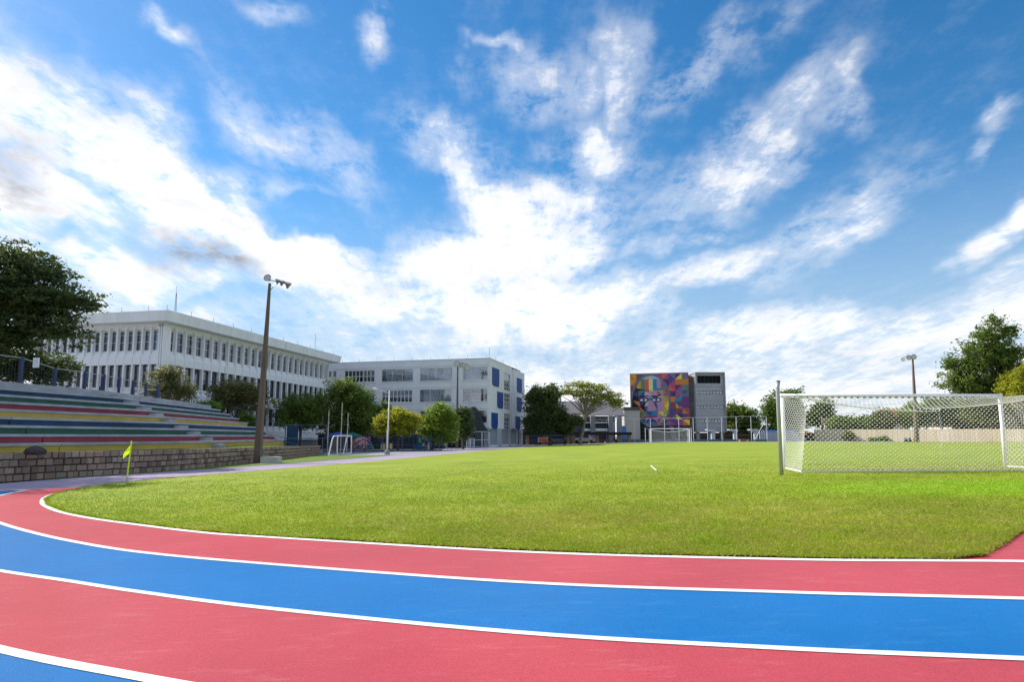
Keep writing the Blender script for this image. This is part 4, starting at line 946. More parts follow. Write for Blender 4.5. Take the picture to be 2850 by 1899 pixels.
# ================================================================== GOALS
m_goal = mat('goal_white', (.82, .83, .84), .4, .04, 3, spec=.4); m_net = mat('net_cord', (.80, .80, .78), .8, .05); m_alu = mat('net_pole_grey', (.40, .42, .45), .4, .08, 3, metal=.3)
def hexnet(mp, nu, nv, r, sides=3):
    """honeycomb of cords: mp(u,v) maps the unit square onto the hanging net"""
    mb = MB(); pts = {}
    def key(i, j): return (i, j)
    def pos(i, j):                                  # brick-wall lattice bent into hexagons
        off_ = .17 if (i + j) % 2 else -.17
        u = min(max(i / nu, 0), 1); v = min(max((j + off_) / nv, 0), 1); return Vector(mp(u, v))
    E_ = []
    for i in range(nu + 1):
        for j in range(nv + 1):
            if i < nu and (i + j) % 1 == 0: E_.append(((i, j), (i + 1, j)))
            if j < nv and (i + j) % 2 == 1: E_.append(((i, j), (i, j + 1)))
    for a, b in E_: mb.tube([pos(*a), pos(*b)], r, sides, False)
    return mb
gl = thing('goal', 'white football goal with honeycomb net standing near the track', 'goal', gp(12.9, 21.4), 'full-size football goals')
gzl = gz(9.2, 21.4); ps = [Vector((9.2, 21.4, gzl)), Vector((16.62, 21.4, 0))]; TOPG = 2.42
for p in ps: part('post', MB().tube([p - Vector((0, 0, .1)), Vector((p.x, p.y, TOPG - .06))], .062, 14), m_goal, gl, smooth=True)
part('crossbar', MB().tube([Vector((ps[0].x - .06, 21.4, TOPG)), Vector((ps[1].x + .06, 21.4, TOPG))], .062, 14), m_goal, gl, smooth=True)
bl_, br_ = Vector((8.78, 19.3, gz(8.78, 19.3))), Vector((17.1, 19.2, 0))
def backtop(u):
    x = 9.08 + (17.15 - 9.08) * u; z = 2.20 + .22 * u - 4 * .46 * u * (1 - u) * (.92 + .2 * (u < .5)); return Vector((x, 19.3 - .1 * u, z))
def m_back(u, v):
    t = backtop(u); b = bl_.lerp(br_, u); k = 1 - v; return t.lerp(b, k) + Vector((0, -.10 * math.sin(math.pi * k), 0))
def m_top(u, v):
    a = Vector((ps[0].x + (ps[1].x - ps[0].x) * u, 21.4, TOPG - .05)); b = backtop(u); return a.lerp(b, v) + Vector((0, 0, -.16 * math.sin(math.pi * v) * math.sin(math.pi * min(max(u, .03), .97))))
def m_left(u, v):
    a = Vector((ps[0].x, 21.4, ps[0].z + (TOPG - .05 - ps[0].z) * v)); b = bl_.lerp(backtop(0), v); return a.lerp(b, u) + Vector((.12 * math.sin(math.pi * u) * math.sin(math.pi * v), 0, -.07 * math.sin(math.pi * u) * v))
def m_right(u, v):
    a = Vector((ps[1].x, 21.4, (TOPG - .05) * v)); b = br_.lerp(backtop(1), v); return a.lerp(b, u)
for mp, nu, nv in ((m_back, 112, 30), (m_top, 104, 16), (m_left, 28, 30), (m_right, 28, 30)):
    part('net', hexnet(mp, nu, nv, .0058), m_net, gl)['kind'] = 'stuff'
hem = MB(); hem.tube([ps[0] + Vector((0, 0, .03))] + [bl_.lerp(br_, i / 12) + Vector((0, 0, .03)) for i in range(13)] + [ps[1] + Vector((0, 0, .03))], .02, 5)
hem.tube([backtop(i / 24) for i in range(25)], .012, 5); part('net_rope', hem, m_net, gl)
cl_ = MB()
for i in range(34): x = ps[0].x + .15 + i * .217; cl_.box(x, x + .06, 21.33, 21.4, TOPG - .085, TOPG - .055)
part('net_clips', cl_, m_dframe, gl)
pb = gp(7.62, 18.0); np_ = thing('net_pole', 'grey net support pole standing left of the near goal', 'pole', pb, 'net support poles')
part('pole', MB().tube([pb - Vector((0, 0, .1)), pb + Vector((-.0, 0, 2.5)), pb + Vector((.03, 0, 2.68))], [.058, .056, .052], 12), m_alu, np_, smooth=True)
part('guy_line', MB().tube([pb + Vector((.02, 0, 2.5)), backtop(0)], .006, 4), m_rod, np_)
part('pole_cap', MB().tube([pb + Vector((.03, 0, 2.68)), pb + Vector((.03, 0, 2.71))], [.062, .03], 12), m_dframe, np_)
# far goal
fg = thing('goal', 'far white football goal in front of the portrait mural', 'goal', gp(29.5, 118), 'full-size football goals')
fx0, fx1 = 25.95, 33.15
for x in (fx0, fx1): part('post', MB().tube([(x, 118, -.1), (x, 118, 2.44)], .09, 8), m_goal, fg)
part('crossbar', MB().tube([(fx0 - .09, 118, 2.44), (fx1 + .09, 118, 2.44)], .09, 8), m_goal, fg)
part('net', hexnet(lambda u, v: Vector((fx0 + (fx1 - fx0) * u, 119.9, (2.25 - 1.5 * u * (1 - u)) * v)), 40, 14, .012), m_net, fg)['kind'] = 'stuff'
part('net_side', hexnet(lambda u, v: Vector((fx0, 118 + 1.9 * u, 2.3 * v)), 10, 14, .012), m_net, fg); part('net_side', hexnet(lambda u, v: Vector((fx1, 118 + 1.9 * u, 2.3 * v)), 10, 14, .012), m_net, fg)
part('net_rope', MB().tube([(fx0 - .2, 118.5, 2.44)] + [(fx0 + (fx1 - fx0) * i / 12, 119.5, 2.36 - 1.9 * (i / 12) * (1 - i / 12)) for i in range(13)] + [(fx1 + .2, 118.5, 2.44)], .05, 5), m_goal, fg)
for px, lb in ((1796, 'white net pole left of the far goal'), (1924, 'white net pole right of the far goal')):
    x = xz(px, 1200, 120)[0]; t = thing('net_pole', lb, 'pole', (x, 120, 0), 'net support poles'); part('pole', MB().tube([(x, 120, -.1), (x, 120, 2.65)], .06, 8), m_wp, t); part('guy_line', MB().tube([(x, 120, 2.55), (fx0 if px < 1850 else fx1, 119.4, 2.3)], .02, 4), m_wp, t)
# small training goal by the apron
sg = thing('training_goal', 'small white training goal with dark net beside the track', 'goal', gp(-16.6, 58))
def gpx(px, py): x, y = Gpx(px, py); return gp(x, y)
fa, fb = gpx(938, 1267.5), gpx(977, 1263.2); ba, bb = gpx(914.7, 1269.5), gpx(955, 1264.8)
hg = 1.78
for a, b in ((fa, ba), (fb, bb)):
    d = (b - a); part('post', MB().tube([a, a + Vector((0, 0, hg))], .06, 8), m_goal, sg)
    part('side_frame', MB().tube([a + Vector((0, 0, hg - .03)), a + d * .42 + Vector((0, 0, hg - .02)), a + d * .6 + Vector((0, 0, hg - .2)), b], .055, 8), m_goal, sg)
    part('ground_bar', MB().tube([a + Vector((0, 0, .03)), b + Vector((0, 0, .03))], .045, 6), m_goal, sg)
part('crossbar', MB().tube([fa + Vector((0, 0, hg)), fb + Vector((0, 0, hg))], .06, 8), m_goal, sg); part('rear_bar', MB().tube([ba + Vector((0, 0, .03)), bb + Vector((0, 0, .03))], .045, 6), m_goal, sg)
part('net', hexnet(lambda u, v: (ba + Vector((0, 0, .05))).lerp(bb + Vector((0, 0, .05)), u).lerp((fa + (ba - fa) * .5).lerp(fb + (bb - fb) * .5, u) + Vector((0, 0, hg - .1)), v), 30, 16, .008), mat('net_dark', (.10, .09, .11), .9), sg)['kind'] = 'stuff'
part('net_side', hexnet(lambda u, v: fa.lerp(ba, u * (1 - .5 * v)) + Vector((0, 0, hg * v * .98)), 14, 16, .008), mat('net_dark', (.1, .1, .1)), sg)

# ================================================================== CORNER FLAG
m_neon = mat('neon_flag', (.70, .88, .03), .6, .06, 4); fb0 = gp(-13.05, 21.6)
cf = thing('corner_flag', 'neon yellow corner flag on thin pole at the pitch edge', 'flag', fb0)
part('pole', MB().tube([fb0 + Vector((0, 0, .22)), fb0 + Vector((.07, 0, 1.44))], .022, 8), m_neon, cf); part('base_spike', MB().tube([fb0 - Vector((.012, 0, .1)), fb0 + Vector((0, 0, .22))], .024, 8), m_metal, cf)
V = []; nn_ = 10
for i in range(nn_ + 1):                          # the cloth hangs limp from the top of the pole
    t = i / nn_; V += [fb0 + Vector((.068 - .028 * t, .015 * math.sin(t * 5), 1.45 - .40 * t)), fb0 + Vector((.05 - .23 * min(1, t * 1.15) ** 1.1 + .02 * math.sin(t * 9), .06 * math.sin(t * 6), 1.45 - .60 * t))]
fl = MB(); V2 = [v + Vector((0, .006, 0)) for v in V]; m_ = len(V)
fl.add(V + V2, [(2 * i, 2 * i + 1, 2 * i + 3, 2 * i + 2) for i in range(nn_)] + [(m_ + 2 * i, m_ + 2 * i + 2, m_ + 2 * i + 3, m_ + 2 * i + 1) for i in range(nn_)]); part('flag', fl, leafmat('neon_cloth', (.75, .92, .05), (.75, .92, .05), .55), cf, smooth=True)

# ================================================================== LIGHT POLES
m_pole = mat('brown_concrete_pole', (.145, .105, .085), .85, .2, 2.5, .3, 20, stretch=(2, 2, .4)); m_lampm = mat('lamp_housing', (.24, .235, .22), .45, .1, 4, metal=.2); m_lens = mat('lamp_lens', (.48, .47, .44), .2, .03, spec=.6)
def flood(base, top, r0, r1, label, heads, square=True):
    t = thing('floodlight_pole', label, 'floodlight', base, 'floodlight poles around the pitch')
    part('pole', MB().tube([base - Vector((0, 0, .2)), top], [r0, r1], 4 if square else 8), m_pole, t)
    xs = [h[0] for h in heads]; zs = [h[2] for h in heads]
    part('cross_arm', MB().tube([top + Vector((min(xs), 0, heads[0][2])), top + Vector((max(xs), heads[-1][1], heads[-1][2] + .1))], r1 * .35, 6), m_metal, t)
    part('brace', MB().tube([top + Vector((0, 0, -.55)), top + Vector((max(xs) * .4, 0, (zs[0] + zs[-1]) / 2))], .03, 5), m_metal, t)
    for hx_, hy, hz2, dx, dy, dz, r in heads:
        d = Vector((dx, dy, dz)).normalized(); c = top + Vector((hx_, hy, hz2)); n_ = 8
        part('lamp_head', MB().tube([c - d * r * .75, c - d * r * .5, c - d * r * .2, c + d * r * .8], [r * .18, r * .34, r * .42, r], 16, False), m_lampm, t, smooth=True)
        part('lens', MB().tube([c + d * r * .70, c + d * r * .74], [r * .9, r * .9], 16), m_lens, t)
fp0 = gp(-16.15, 40.3); tp = Vector((-15.85, 40.3, 11.0))
flood(fp0, tp, .30, .095, 'tall brown floodlight pole with flared lamps before the bleachers',
      [(-.30, 0, .30, -.35, .5, .3, .10), (-.05, -.1, .26, -.05, -1, .25, .25), (.50, 0, .10, .3, -.3, .8, .19), (.78, 0, .0, .2, -.3, .85, .22), (1.18, 0, -.16, .25, -.3, .85, .25)])
x, y = Gpx(1273, 1246); y = 90; x = (1273 - 1425) / 1750 * y
flood(gp(x, y), at(1274, 1021, y), .26, .12, 'dark floodlight pole with white lamps before the classroom block', [(-.1, -.1, .3, 0, -1, .2, .45), (.5, 0, .2, .1, -1, .1, .4), (.95, 0, .05, .3, -1, 0, .45), (1.25, 0, -.1, .5, -1, -.1, .4)])
y = 112
flood(gp((2544 - 1425) / 1750 * y, y), at(2540, 999, y), .42, .15, 'dark floodlight pole seen above the near goal crossbar', [(.35, .2, .35, .6, 1, .1, .3), (-.05, -.1, .25, 0, -1, .1, .5), (-.8, 0, .15, -.2, -1, .1, .48), (-1.6, 0, -.1, -.9, -.7, -.2, .35)])
# concrete block by the pole
cb_ = MB(); b = gp(-14.95, 40.1); cb_.box(b.x - .82, b.x + .3, b.y - .3, b.y + .35, b.z - .05, b.z + .40)
tag(obj('concrete_block', cb_.mesh('concrete_block', mat('pale_concrete', (.50, .49, .47), .85, .15, 3, .2))), 'pale concrete block at the foot of the brown floodlight pole', 'block')
lp = gp(-11.6, 58.9); lt = thing('street_lamp', 'slim white lamp post with one arm at the track edge', 'lamp post', lp)
m_lpw = mat('white_lamp_post', (.72, .72, .73), .5, .05, 4); part('footing', MB().tube([lp - Vector((0, 0, .1)), lp + Vector((0, 0, .35)), lp + Vector((0, 0, .45))], [.28, .24, .12], 10), m_conc, lt)
part('pole', MB().tube([lp + Vector((0, 0, .4)), lp + Vector((.02, 0, 2.2)), lp + Vector((.05, 0, 2.25)), lp + Vector((.1, 0, 5.95))], [.085, .075, .055, .045], 10), m_lpw, lt, smooth=True)
part('arm', MB().tube([lp + Vector((.1, 0, 5.7)), lp + Vector((-1.1, 0, 6.1))], .035, 6), m_lpw, lt); part('lamp', MB().tube([lp + Vector((-1.0, 0, 6.08)), lp + Vector((-1.2, 0, 6.12)), lp + Vector((-1.5, 0, 6.15))], [.05, .13, .07], 8), m_lpw, lt)
m_wpole = mat('weathered_pole', (.42, .40, .37), .7, .2, 3)
for px, py, y, lb in ((916, 1144, 59, 'thin weathered pole left of the training goal'), (953, 1121, 60, 'tallest thin pole rising through the training goal'), (969.5, 1150, 61, 'thin pole at the right end of the training goal'), (627, 1020, 66, 'slender pale pole in front of the white school building')):
    tpz = at(px, py, y); t = thing('slim_pole', lb, 'pole', gp(tpz.x, y), 'slim poles by the apron')
    part('pole', MB().tube([(tpz.x - .05, y, -.75), tpz], .038, 6), m_wpole, t); part('collar', MB().tube([tpz - Vector((0, 0, 1.2)), tpz - Vector((0, 0, 1.1))], .09, 6), m_metal, t)

# ================================================================== FENCES BY THE BLEACHERS AND PLAYGROUND
m_navy = mat('navy_post', (.035, .06, .14), .5, .1, 3); m_bar = mat('fence_bar', (.05, .06, .08), .6)
tf = thing('terrace_fence', 'navy post fence along the top row of the bleachers', 'fence', (-27, 38, 3.4))
A = off(7.6); PTS = []
pl_ = [A[0] * (1 - t) + A[1] * t for t in np.linspace(.35, 1, 9)] + [A[1] * (1 - t) + A[2] * t for t in np.linspace(.12, .55, 5)]
for q in pl_:
    zt = 5.35 if q[1] < 34 else 5.0; part('post', MB().box(q[0] - .07, q[0] + .07, q[1] - .07, q[1] + .07, 3.1, zt), m_navy, tf); PTS.append(Vector((q[0], q[1], zt)))
for a, b in zip(PTS[:-1], PTS[1:]):
    part('rail', MB().tube([a - Vector((0, 0, .08)), b - Vector((0, 0, .08))], .025, 4), m_metal, tf)
    part('rail', MB().tube([Vector((a.x, a.y, 3.9)), Vector((b.x, b.y, 3.9))], .02, 4), m_bar, tf)
    bb_ = MB(); n = 12
    for i in range(1, n): p = a.lerp(b, i / n); bb_.tube([(p.x, p.y, 3.3), (p.x, p.y, p.z - .08)], .009, 3, False)
    part('bars', bb_, m_bar, tf)['kind'] = 'stuff'
sgp = at(101, 1010, PTS[5].y if False else 31.5); sn = thing('notice_sign', 'small white notice hanging on the navy fence by the big tree', 'sign', (sgp.x, sgp.y, sgp.z - .25))
part('board', MB().box(sgp.x - .16, sgp.x + .16, sgp.y - .012, sgp.y, sgp.z - .25, sgp.z + .25), m_goal, sn)
for i in range(5): part('text_line', MB().box(sgp.x - .12, sgp.x + .12 - .03 * (i % 2), sgp.y - .016, sgp.y - .0125, sgp.z - .17 + i * .08, sgp.z - .145 + i * .08), mat('sign_grey', (.35, .36, .4), .8), sn)
# second, lower railing nearer the building
rl = thing('ramp_railing', 'pale handrail with navy posts in front of the white building', 'railing', (-30, 46, 3.3)); PR = [Vector((x, y, 4.75)) for x, y in ((-34.5, 45), (-32.6, 46), (-30.8, 47), (-29.0, 48), (-27.6, 49))]
for p in PR: part('post', MB().box(p.x - .09, p.x + .09, p.y - .09, p.y + .09, 3.1, p.z), m_navy, rl)
part('handrail', MB().tube([p - Vector((0, 0, .1)) for p in PR], .03, 5), m_goal, rl)
# blue mesh fence stepping down beside the stand
bf = thing('blue_mesh_fence', 'blue mesh fence stepping down beside the bleachers', 'fence', (-23, 60, 0)); m_bmesh = mat('blue_mesh', (.02, .06, .11), .8, .3, 2, stretch=(5, 5, 1))
BP_ = [at(655, 1133, 62), at(712, 1158, 62.5), at(795, 1184, 63), at(840, 1184, 64.5), at(912, 1184, 66)]
for p in BP_: part('post', MB().tube([(p.x, p.y, -.7), p], .05, 5), m_navy, bf)
part('top_rail', MB().tube(BP_, .03, 4), mat('teal_rail', (.08, .14, .18), .5), bf)
part('mesh_panel', MB().box(BP_[2].x, BP_[3].x, 63.4, 63.5, -.6, BP_[2].z - .02), m_bmesh, bf)
part('hand_rail', MB().tube([at(716, 1203, 60), at(800, 1221, 61), at(912, 1221, 65)], .035, 5), mat('teal_rail', (.08, .14, .18), .5), bf); part('hand_rail', MB().tube([at(760, 1221, 60), at(830, 1240, 62)], .03, 5), mat('teal_rail', (.08, .14, .18)), bf)
# playground fence along the apron
pf_ = thing('playground_fence', 'dark blue rail fence in front of the playground', 'fence', (-14, 66, -.6)); FP = [at(px, 1215, y) for px, y in ((902, 66), (940, 66.5), (985, 67), (1018, 68), (1065, 69), (1120, 70.5), (1175, 72), (1230, 74))]
for p in FP: part('post', MB().tube([(p.x, p.y, -.75), p], .04, 5), m_navy, pf_)
for z in (0, -.95): part('rail', MB().tube([p + Vector((0, 0, z)) for p in FP], .022, 4), m_navy, pf_)
part('kerb_board', MB().tube([Vector((p.x, p.y, -.55)) for p in FP], .10, 4), m_bar, pf_)
vb = MB()
for a, b in zip(FP[:-1], FP[1:]):
    for i in range(1, 14): p = a.lerp(b, i / 14); vb.tube([(p.x, p.y, -.6), (p.x, p.y, p.z)], .006, 3, False)
part('bars', vb, m_navy, pf_)['kind'] = 'stuff'
# short railing and cages by the classroom block
lr = thing('low_railing', 'low dark railing left of the wire mesh enclosure', 'railing', (-8, 84, -.6)); RP = [at(px, 1240, 82 + (px - 1212) * .05) for px in (1212, 1224, 1235, 1246, 1257, 1290)]
for p in RP: part('post', MB().tube([(p.x, p.y, -.7), (p.x, p.y, .32)], .035, 5), m_navy, lr)
for z in (.30, -.1): part('rail', MB().tube([Vector((p.x, p.y, z)) for p in RP], .03, 4), m_navy, lr)
m_cage = mat('cage_white', (.50, .54, .58), .6, .08, 3); m_wire = mat('cage_wire', (.20, .24, .28), .8, .2, 3, stretch=(9, 9, 1))
cg = thing('wire_enclosure', 'white framed wire mesh enclosure at the classroom block corner', 'enclosure', (-5, 93, -.6))
def cage(px0, px1, py0, y0, y1, n):
    a, b = at(px0, py0, y0), at(px1, py0, y1)
    for i in range(n + 1): p = a.lerp(b, i / n); part('post', MB().box(p.x - .07, p.x + .07, p.y - .07, p.y + .07, -.7, p.z), m_cage, cg)
    for zz_ in (a.z, (a.z - .6) * .45, -.45): part('rail', MB().tube([Vector((a.x, a.y, zz_)), Vector((b.x, b.y, zz_))], .05, 4), m_cage, cg)
    w_ = MB(); L_ = (b - a).length; k = int(L_ / .16)
    for i in range(k): p = a.lerp(b, (i + .5) / k); w_.tube([(p.x, p.y + .03, -.6), (p.x, p.y + .03, p.z)], .018, 3, False)
    for i in range(12): z = -.5 + (a.z + .5) * i / 12; w_.tube([Vector((a.x, a.y + .03, z)), Vector((b.x, b.y + .03, z))], .012, 3, False)
    part('wire_mesh', w_, m_wire, cg)['kind'] = 'stuff'
cage(1289, 1322, 1204, 92.5, 92.3, 2); cage(1322, 1361, 1202, 92.3, 93.8, 2); cage(1299, 1320, 1221, 90.6, 90.6, 2)
aw = thing('grey_awning', 'dark grey arched awning against the classroom block wall', 'awning', (-7, 94, 1)); b0 = at(1284, 1200, 94.2)
pr = [(0, 0), (.3, 2.0), (.9, 3.3), (1.5, 3.6), (2.2, 2.6), (2.7, .9), (3.2, .15), (3.6, 0)]
part('cover', MB().prism([b0 + Vector((a * 1.15, 0, b)) for a, b in pr], (.4, 1.6, 0)), mat('awning_cloth', (.035, .045, .055), .8, .2), aw)
for a in (0., 4.0): part('post', MB().tube([b0 + Vector((a, .1, 0)), Vector((b0.x + a, b0.y + .1, -.7))], .05, 5), m_metal, aw)
# playground
def canopy(px, py, y, w, h, c, label):
    p = at(px, py, y); t = thing('canopy_tent', label, 'tent', (p.x, p.y, -.6)); q = [p + Vector((sx * w / 2, sy * w / 2 + w / 2, -h)) for sx, sy in ((-1, -1), (1, -1), (1, 1), (-1, 1))]; ap = p + Vector((0, w / 2, 0))
    part('roof', MB().add(q + [ap], [(0, 1, 4), (1, 2, 4), (2, 3, 4), (3, 0, 4), (3, 2, 1, 0)]), mat('tent_' + label.split()[0], c, .7), t)
    for v in q: part('leg', MB().tube([v, (v.x, v.y, -.65)], .03, 5), m_metal, t)
canopy(930, 1203, 72, 2.6, .55, (.01, .06, .36), 'blue canopy tent behind the training goal'); canopy(972, 1203, 75, 2.8, .55, (.01, .13, .12), 'green canopy tent behind the slim poles')
dm = thing('climbing_dome', 'pinkish climbing dome with round holes in the playground', 'play dome', (-14.8, 75, -.6)); bm = bmesh.new(); bmesh.ops.create_icosphere(bm, subdivisions=3, radius=1.35)
bmesh.ops.delete(bm, geom=[v for v in bm.verts if v.co.z < -.1], context='VERTS')
bmesh.ops.inset_individual(bm, faces=bm.faces[:], thickness=.05)
rr = random.Random(2); fs = [f for f in bm.faces if len(f.verts) == 3 and rr.random() < .45]; bmesh.ops.delete(bm, geom=fs, context='FACES_ONLY')
me = bpy.data.meshes.new('dome_shell'); bm.to_mesh(me); bm.free(); me.materials.append(mat('dome_pink', (.40, .22, .24), .7, .2, 2)); p = at(1006, 1235, 75); o = part('dome_shell', me, None, dm, loc=(p.x, p.y, -.35))
def playbox(px, py0, py1, wpx, y, c, label, name='play_equipment', cat='play equipment'):
    a = at(px, py0, y); b = at(px, py1, y); w = wpx * y / 1750 / 2; t = thing(name, label, cat, (a.x, a.y, b.z), 'playground pieces')
    m = mat('play_' + label.replace(' ', '_')[:20], c, .5, .06)
    part('panel', MB().prism([(a.x - w, y, b.z), (a.x + w, y, b.z), (a.x + w, y, a.z - w * .5), (a.x + w * .5, y, a.z), (a.x - w * .5, y, a.z), (a.x - w, y, a.z - w * .5)], (0, .3, 0)), m, t)
    for s_ in (-1, 1): part('post', MB().tube([(a.x + s_ * w, y + .15, -.65), (a.x + s_ * w, y + .15, a.z + .2)], .05, 6), mat('play_post', (.02, .10, .22), .5), t)
playbox(983, 1225, 1243, 7, 74, (.42, .16, .02), 'orange play panel beside the climbing dome'); playbox(1066, 1236, 1254, 12, 72, (.40, .33, .10), 'pale yellow play hut left of the lamp post'); playbox(1072, 1234, 1250, 11, 73, (.42, .03, .03), 'red play panel beside the lamp post')
playbox(1088, 1236, 1250, 7, 72.5, (.62, .46, .01), 'bright yellow play panel right of the lamp post'); playbox(1082, 1238, 1252, 6, 73.2, (.02, .12, .45), 'blue play panel behind the lamp post'); playbox(1027, 1217, 1224, 6, 73, (.45, .05, .06), 'small red flag panel above the climbing dome')
playbox(1167, 1215, 1222, 13, 76, (.40, .03, .04), 'red roofed play tower piece under the awning'); playbox(1168, 1222, 1232, 6, 75.5, (.02, .45, .10), 'bright green play panel under the awning'); playbox(1193, 1233, 1253, 4, 76, (.5, .38, .16), 'tan play post right of the awning'); playbox(1178, 1234, 1242, 7, 76, (.48, .34, .08), 'tan ring panel at the blue climbing frame')
sl2 = thing('play_slide', 'green curved slide in the playground', 'slide', (-14, 74, -.6)); p0 = at(1026, 1240, 74); p1 = at(1031, 1257, 73); V = [p0.lerp(p1, t) + Vector((.35 * math.sin(t * 2.2), 0, .25 * math.sin(t * 3.1))) for t in np.linspace(0, 1, 8)]
part('chute', MB().tube(V, .10, 6), mat('slide_green', (.02, .28, .08), .4), sl2); part('ladder', MB().tube([p0, (p0.x - .6, p0.y, -.6)], .05, 5), m_navy, sl2)
cfm = thing('jungle_gym', 'dark blue climbing frame below the flat awning', 'climbing frame', (-9, 77, -.6)); c0 = at(1150, 1245, 77)
for i in range(4): part('post', MB().tube([(c0.x + i * .7, 77, -.65), (c0.x + i * .7, 77, 1.0 + .3 * (i % 2))], .06, 6), mat('play_post', (.02, .1, .22)), cfm)
for z in (.0, .5, .95): part('bar', MB().tube([(c0.x, 77, z), (c0.x + 2.1, 77, z)], .05, 5), mat('play_post', (.02, .1, .22)), cfm)
part('platform', MB().box(c0.x, c0.x + 2.1, 77, 78, -.3, -.15), m_cyan, cfm)
fa_ = thing('flat_awning', 'flat corrugated awning on thin posts over the playground', 'awning', (-11, 76, 2)); a = at(1138, 1196, 76); b = at(1177, 1196, 76)
for i in range(9): x = a.x + (b.x - a.x) * i / 9; part('sheet', MB().prism([(x, 75.6, a.z), (x + .09, 75.6, a.z + .1), (x + .17, 75.6, a.z)], (0, 1.5, .2)), m_metal, fa_)
for x in (a.x + .7, b.x - .1): part('post', MB().tube([(x, 76, -.65), (x, 76, a.z)], .04, 5), m_navy, fa_)
bk = thing('playground_shed', 'long dark shed with tan fascia behind the playground trees', 'shed', (-16, 90, -.6)); part('wall', MB().box(-27, -9.5, 88, 90, -.7, 1.25), mat('shed_dark', (.035, .035, .045), .9, .3, 1), bk); part('fascia', MB().box(-27.2, -9.3, 87.5, 90.2, 1.25, 1.5), mat('shed_fascia', (.20, .16, .12), .8), bk)

# ================================================================== RIGHT: BOARD FENCE, HOUSES
m_slat = [mat('beige_board_%d' % i, c, .85, .1, 2, stretch=(3, 3, .5)) for i, c in enumerate([(.62, .51, .36), (.67, .56, .40), (.58, .47, .33)])]
bw_ = thing('board_fence', 'long pale beige board fence beyond the pitch', 'fence', (78, 128, 0))
f0, f1 = Vector((66.9, 140)), Vector((96.5, 101)); fd = (f1 - f0); Lb = fd.length; fd.normalize(); fa2 = math.atan2(fd.y, fd.x); nb_ = 230
for i in range(nb_):
    p = f0 + fd * (Lb * i / nb_); h = 2.5 + .10 * math.sin(i * .06) - .5 * i / nb_
    o = part('board', SLAT, None, bw_, loc=(p.x, p.y, -.1), rz=fa2) if 'SLAT%d' % (i % 3) in globals() and False else None
SL = [MB().box(0, Lb / nb_ - .02, 0, .05, 0, 1).mesh('board', m) for m in m_slat]
rs2 = random.Random(4)
for i in range(nb_):
    p = f0 + fd * (Lb * i / nb_); h = 2.62 - .25 * i / nb_ + rs2.uniform(-.03, .03)
    o = part('board', SL[rs2.randrange(3)], None, bw_, loc=(p.x, p.y + rs2.uniform(-.015, .015), -.1), rz=fa2); o.scale = (1, 1, h)
for k in range(12):
    p = f0 + fd * (Lb * (k + .5) / 12); part('back_post', MB().box(p.x - .06, p.x + .06, p.y + .12, p.y + .24, -.1, 2.6), m_slat[2], bw_)
rdl = [(-.0, 0)]; rb_ = MB(); nrm = Vector((fd.y, -fd.x))
P4 = [f0 + nrm * 1.0 - fd * 2, f1 + nrm * 1.0, f1 + nrm * 5, f0 + nrm * 3 - fd * 2]; rb_.add([(p.x, p.y, .05) for p in P4], [(0, 1, 2, 3)]); struct('path', rb_, m_conc)
def house(name, label, px0, px1, py_e, py_r, y, wc, rc_, dep=8):
    a, b = at(px0, py_e, y), at(px1, py_e, y); r_ = at((px0 + px1) / 2, py_r, y + dep / 2); t = thing(name, label, 'house', ((a.x + b.x) / 2, y, 0))
    part('wall', MB().box(a.x, b.x, y, y + dep, -.2, a.z), mat('hw_' + label.replace(' ', '_')[:24], wc, .85), t)
    e = .4; V = [(a.x - e, y - e, a.z), (b.x + e, y - e, a.z), (b.x + e, y + dep + e, a.z), (a.x - e, y + dep + e, a.z), (a.x + 1, y + dep / 2, r_.z), (b.x - 1, y + dep / 2, r_.z)]
    part('roof', MB().add(V, [(0, 1, 5, 4), (2, 3, 4, 5), (1, 2, 5), (3, 0, 4), (3, 2, 1, 0)]), mat('hr_' + label.replace(' ', '_')[:24], rc_, .8, .25, 2), t)
    part('window', MB().box(a.x + (b.x - a.x) * .3, a.x + (b.x - a.x) * .5, y - .03, y + .01, a.z - 1.7, a.z - .6), m_dframe, t)
house('house', 'house with dull red tiled roof above the beige fence', 2374, 2432, 1187, 1166, 162, (.35, .30, .26), (.20, .045, .03)); house('house', 'taller house with orange red roof beside the leafy trees', 2470, 2530, 1162, 1138, 166, (.62, .60, .57), (.32, .08, .035)); house('house', 'small house with terracotta roof left end of beige fence', 2185, 2262, 1207, 1196, 158, (.42, .24, .18), (.30, .085, .05)); house('house', 'pale house half hidden behind the dark tree trunks', 2648, 2745, 1185, 1168, 150, (.6, .6, .58), (.25, .09, .06))
house('house', 'house with red roof at the far right behind the net', 2790, 2900, 1180, 1150, 150, (.55, .48, .42), (.28, .07, .04))
bbd = thing('billboard', 'blank cream billboard above the left end of beige fence', 'billboard', (74, 152, 0)); a = at(2287, 1164, 152); b = at(2316, 1182, 152)
part('board', MB().box(a.x, b.x, 152, 152.2, b.z, a.z), mat('billboard_cream', (.62, .46, .30), .8), bbd); part('side', MB().box(b.x, b.x + 1.6, 152.1, 152.8, b.z, a.z - .1), mat('billboard_brown', (.13, .06, .05), .8), bbd)
for x in (a.x + .4, b.x - .4): part('leg', MB().tube([(x, 152.1, -.2), (x, 152.1, b.z)], .08, 5), m_rod, bbd)
tk = thing('white_pickup', 'small white vehicle at the left end of beige fence', 'vehicle', at(2316, 1226, 141)); p = at(2316, 1226, 141); p.z = 0
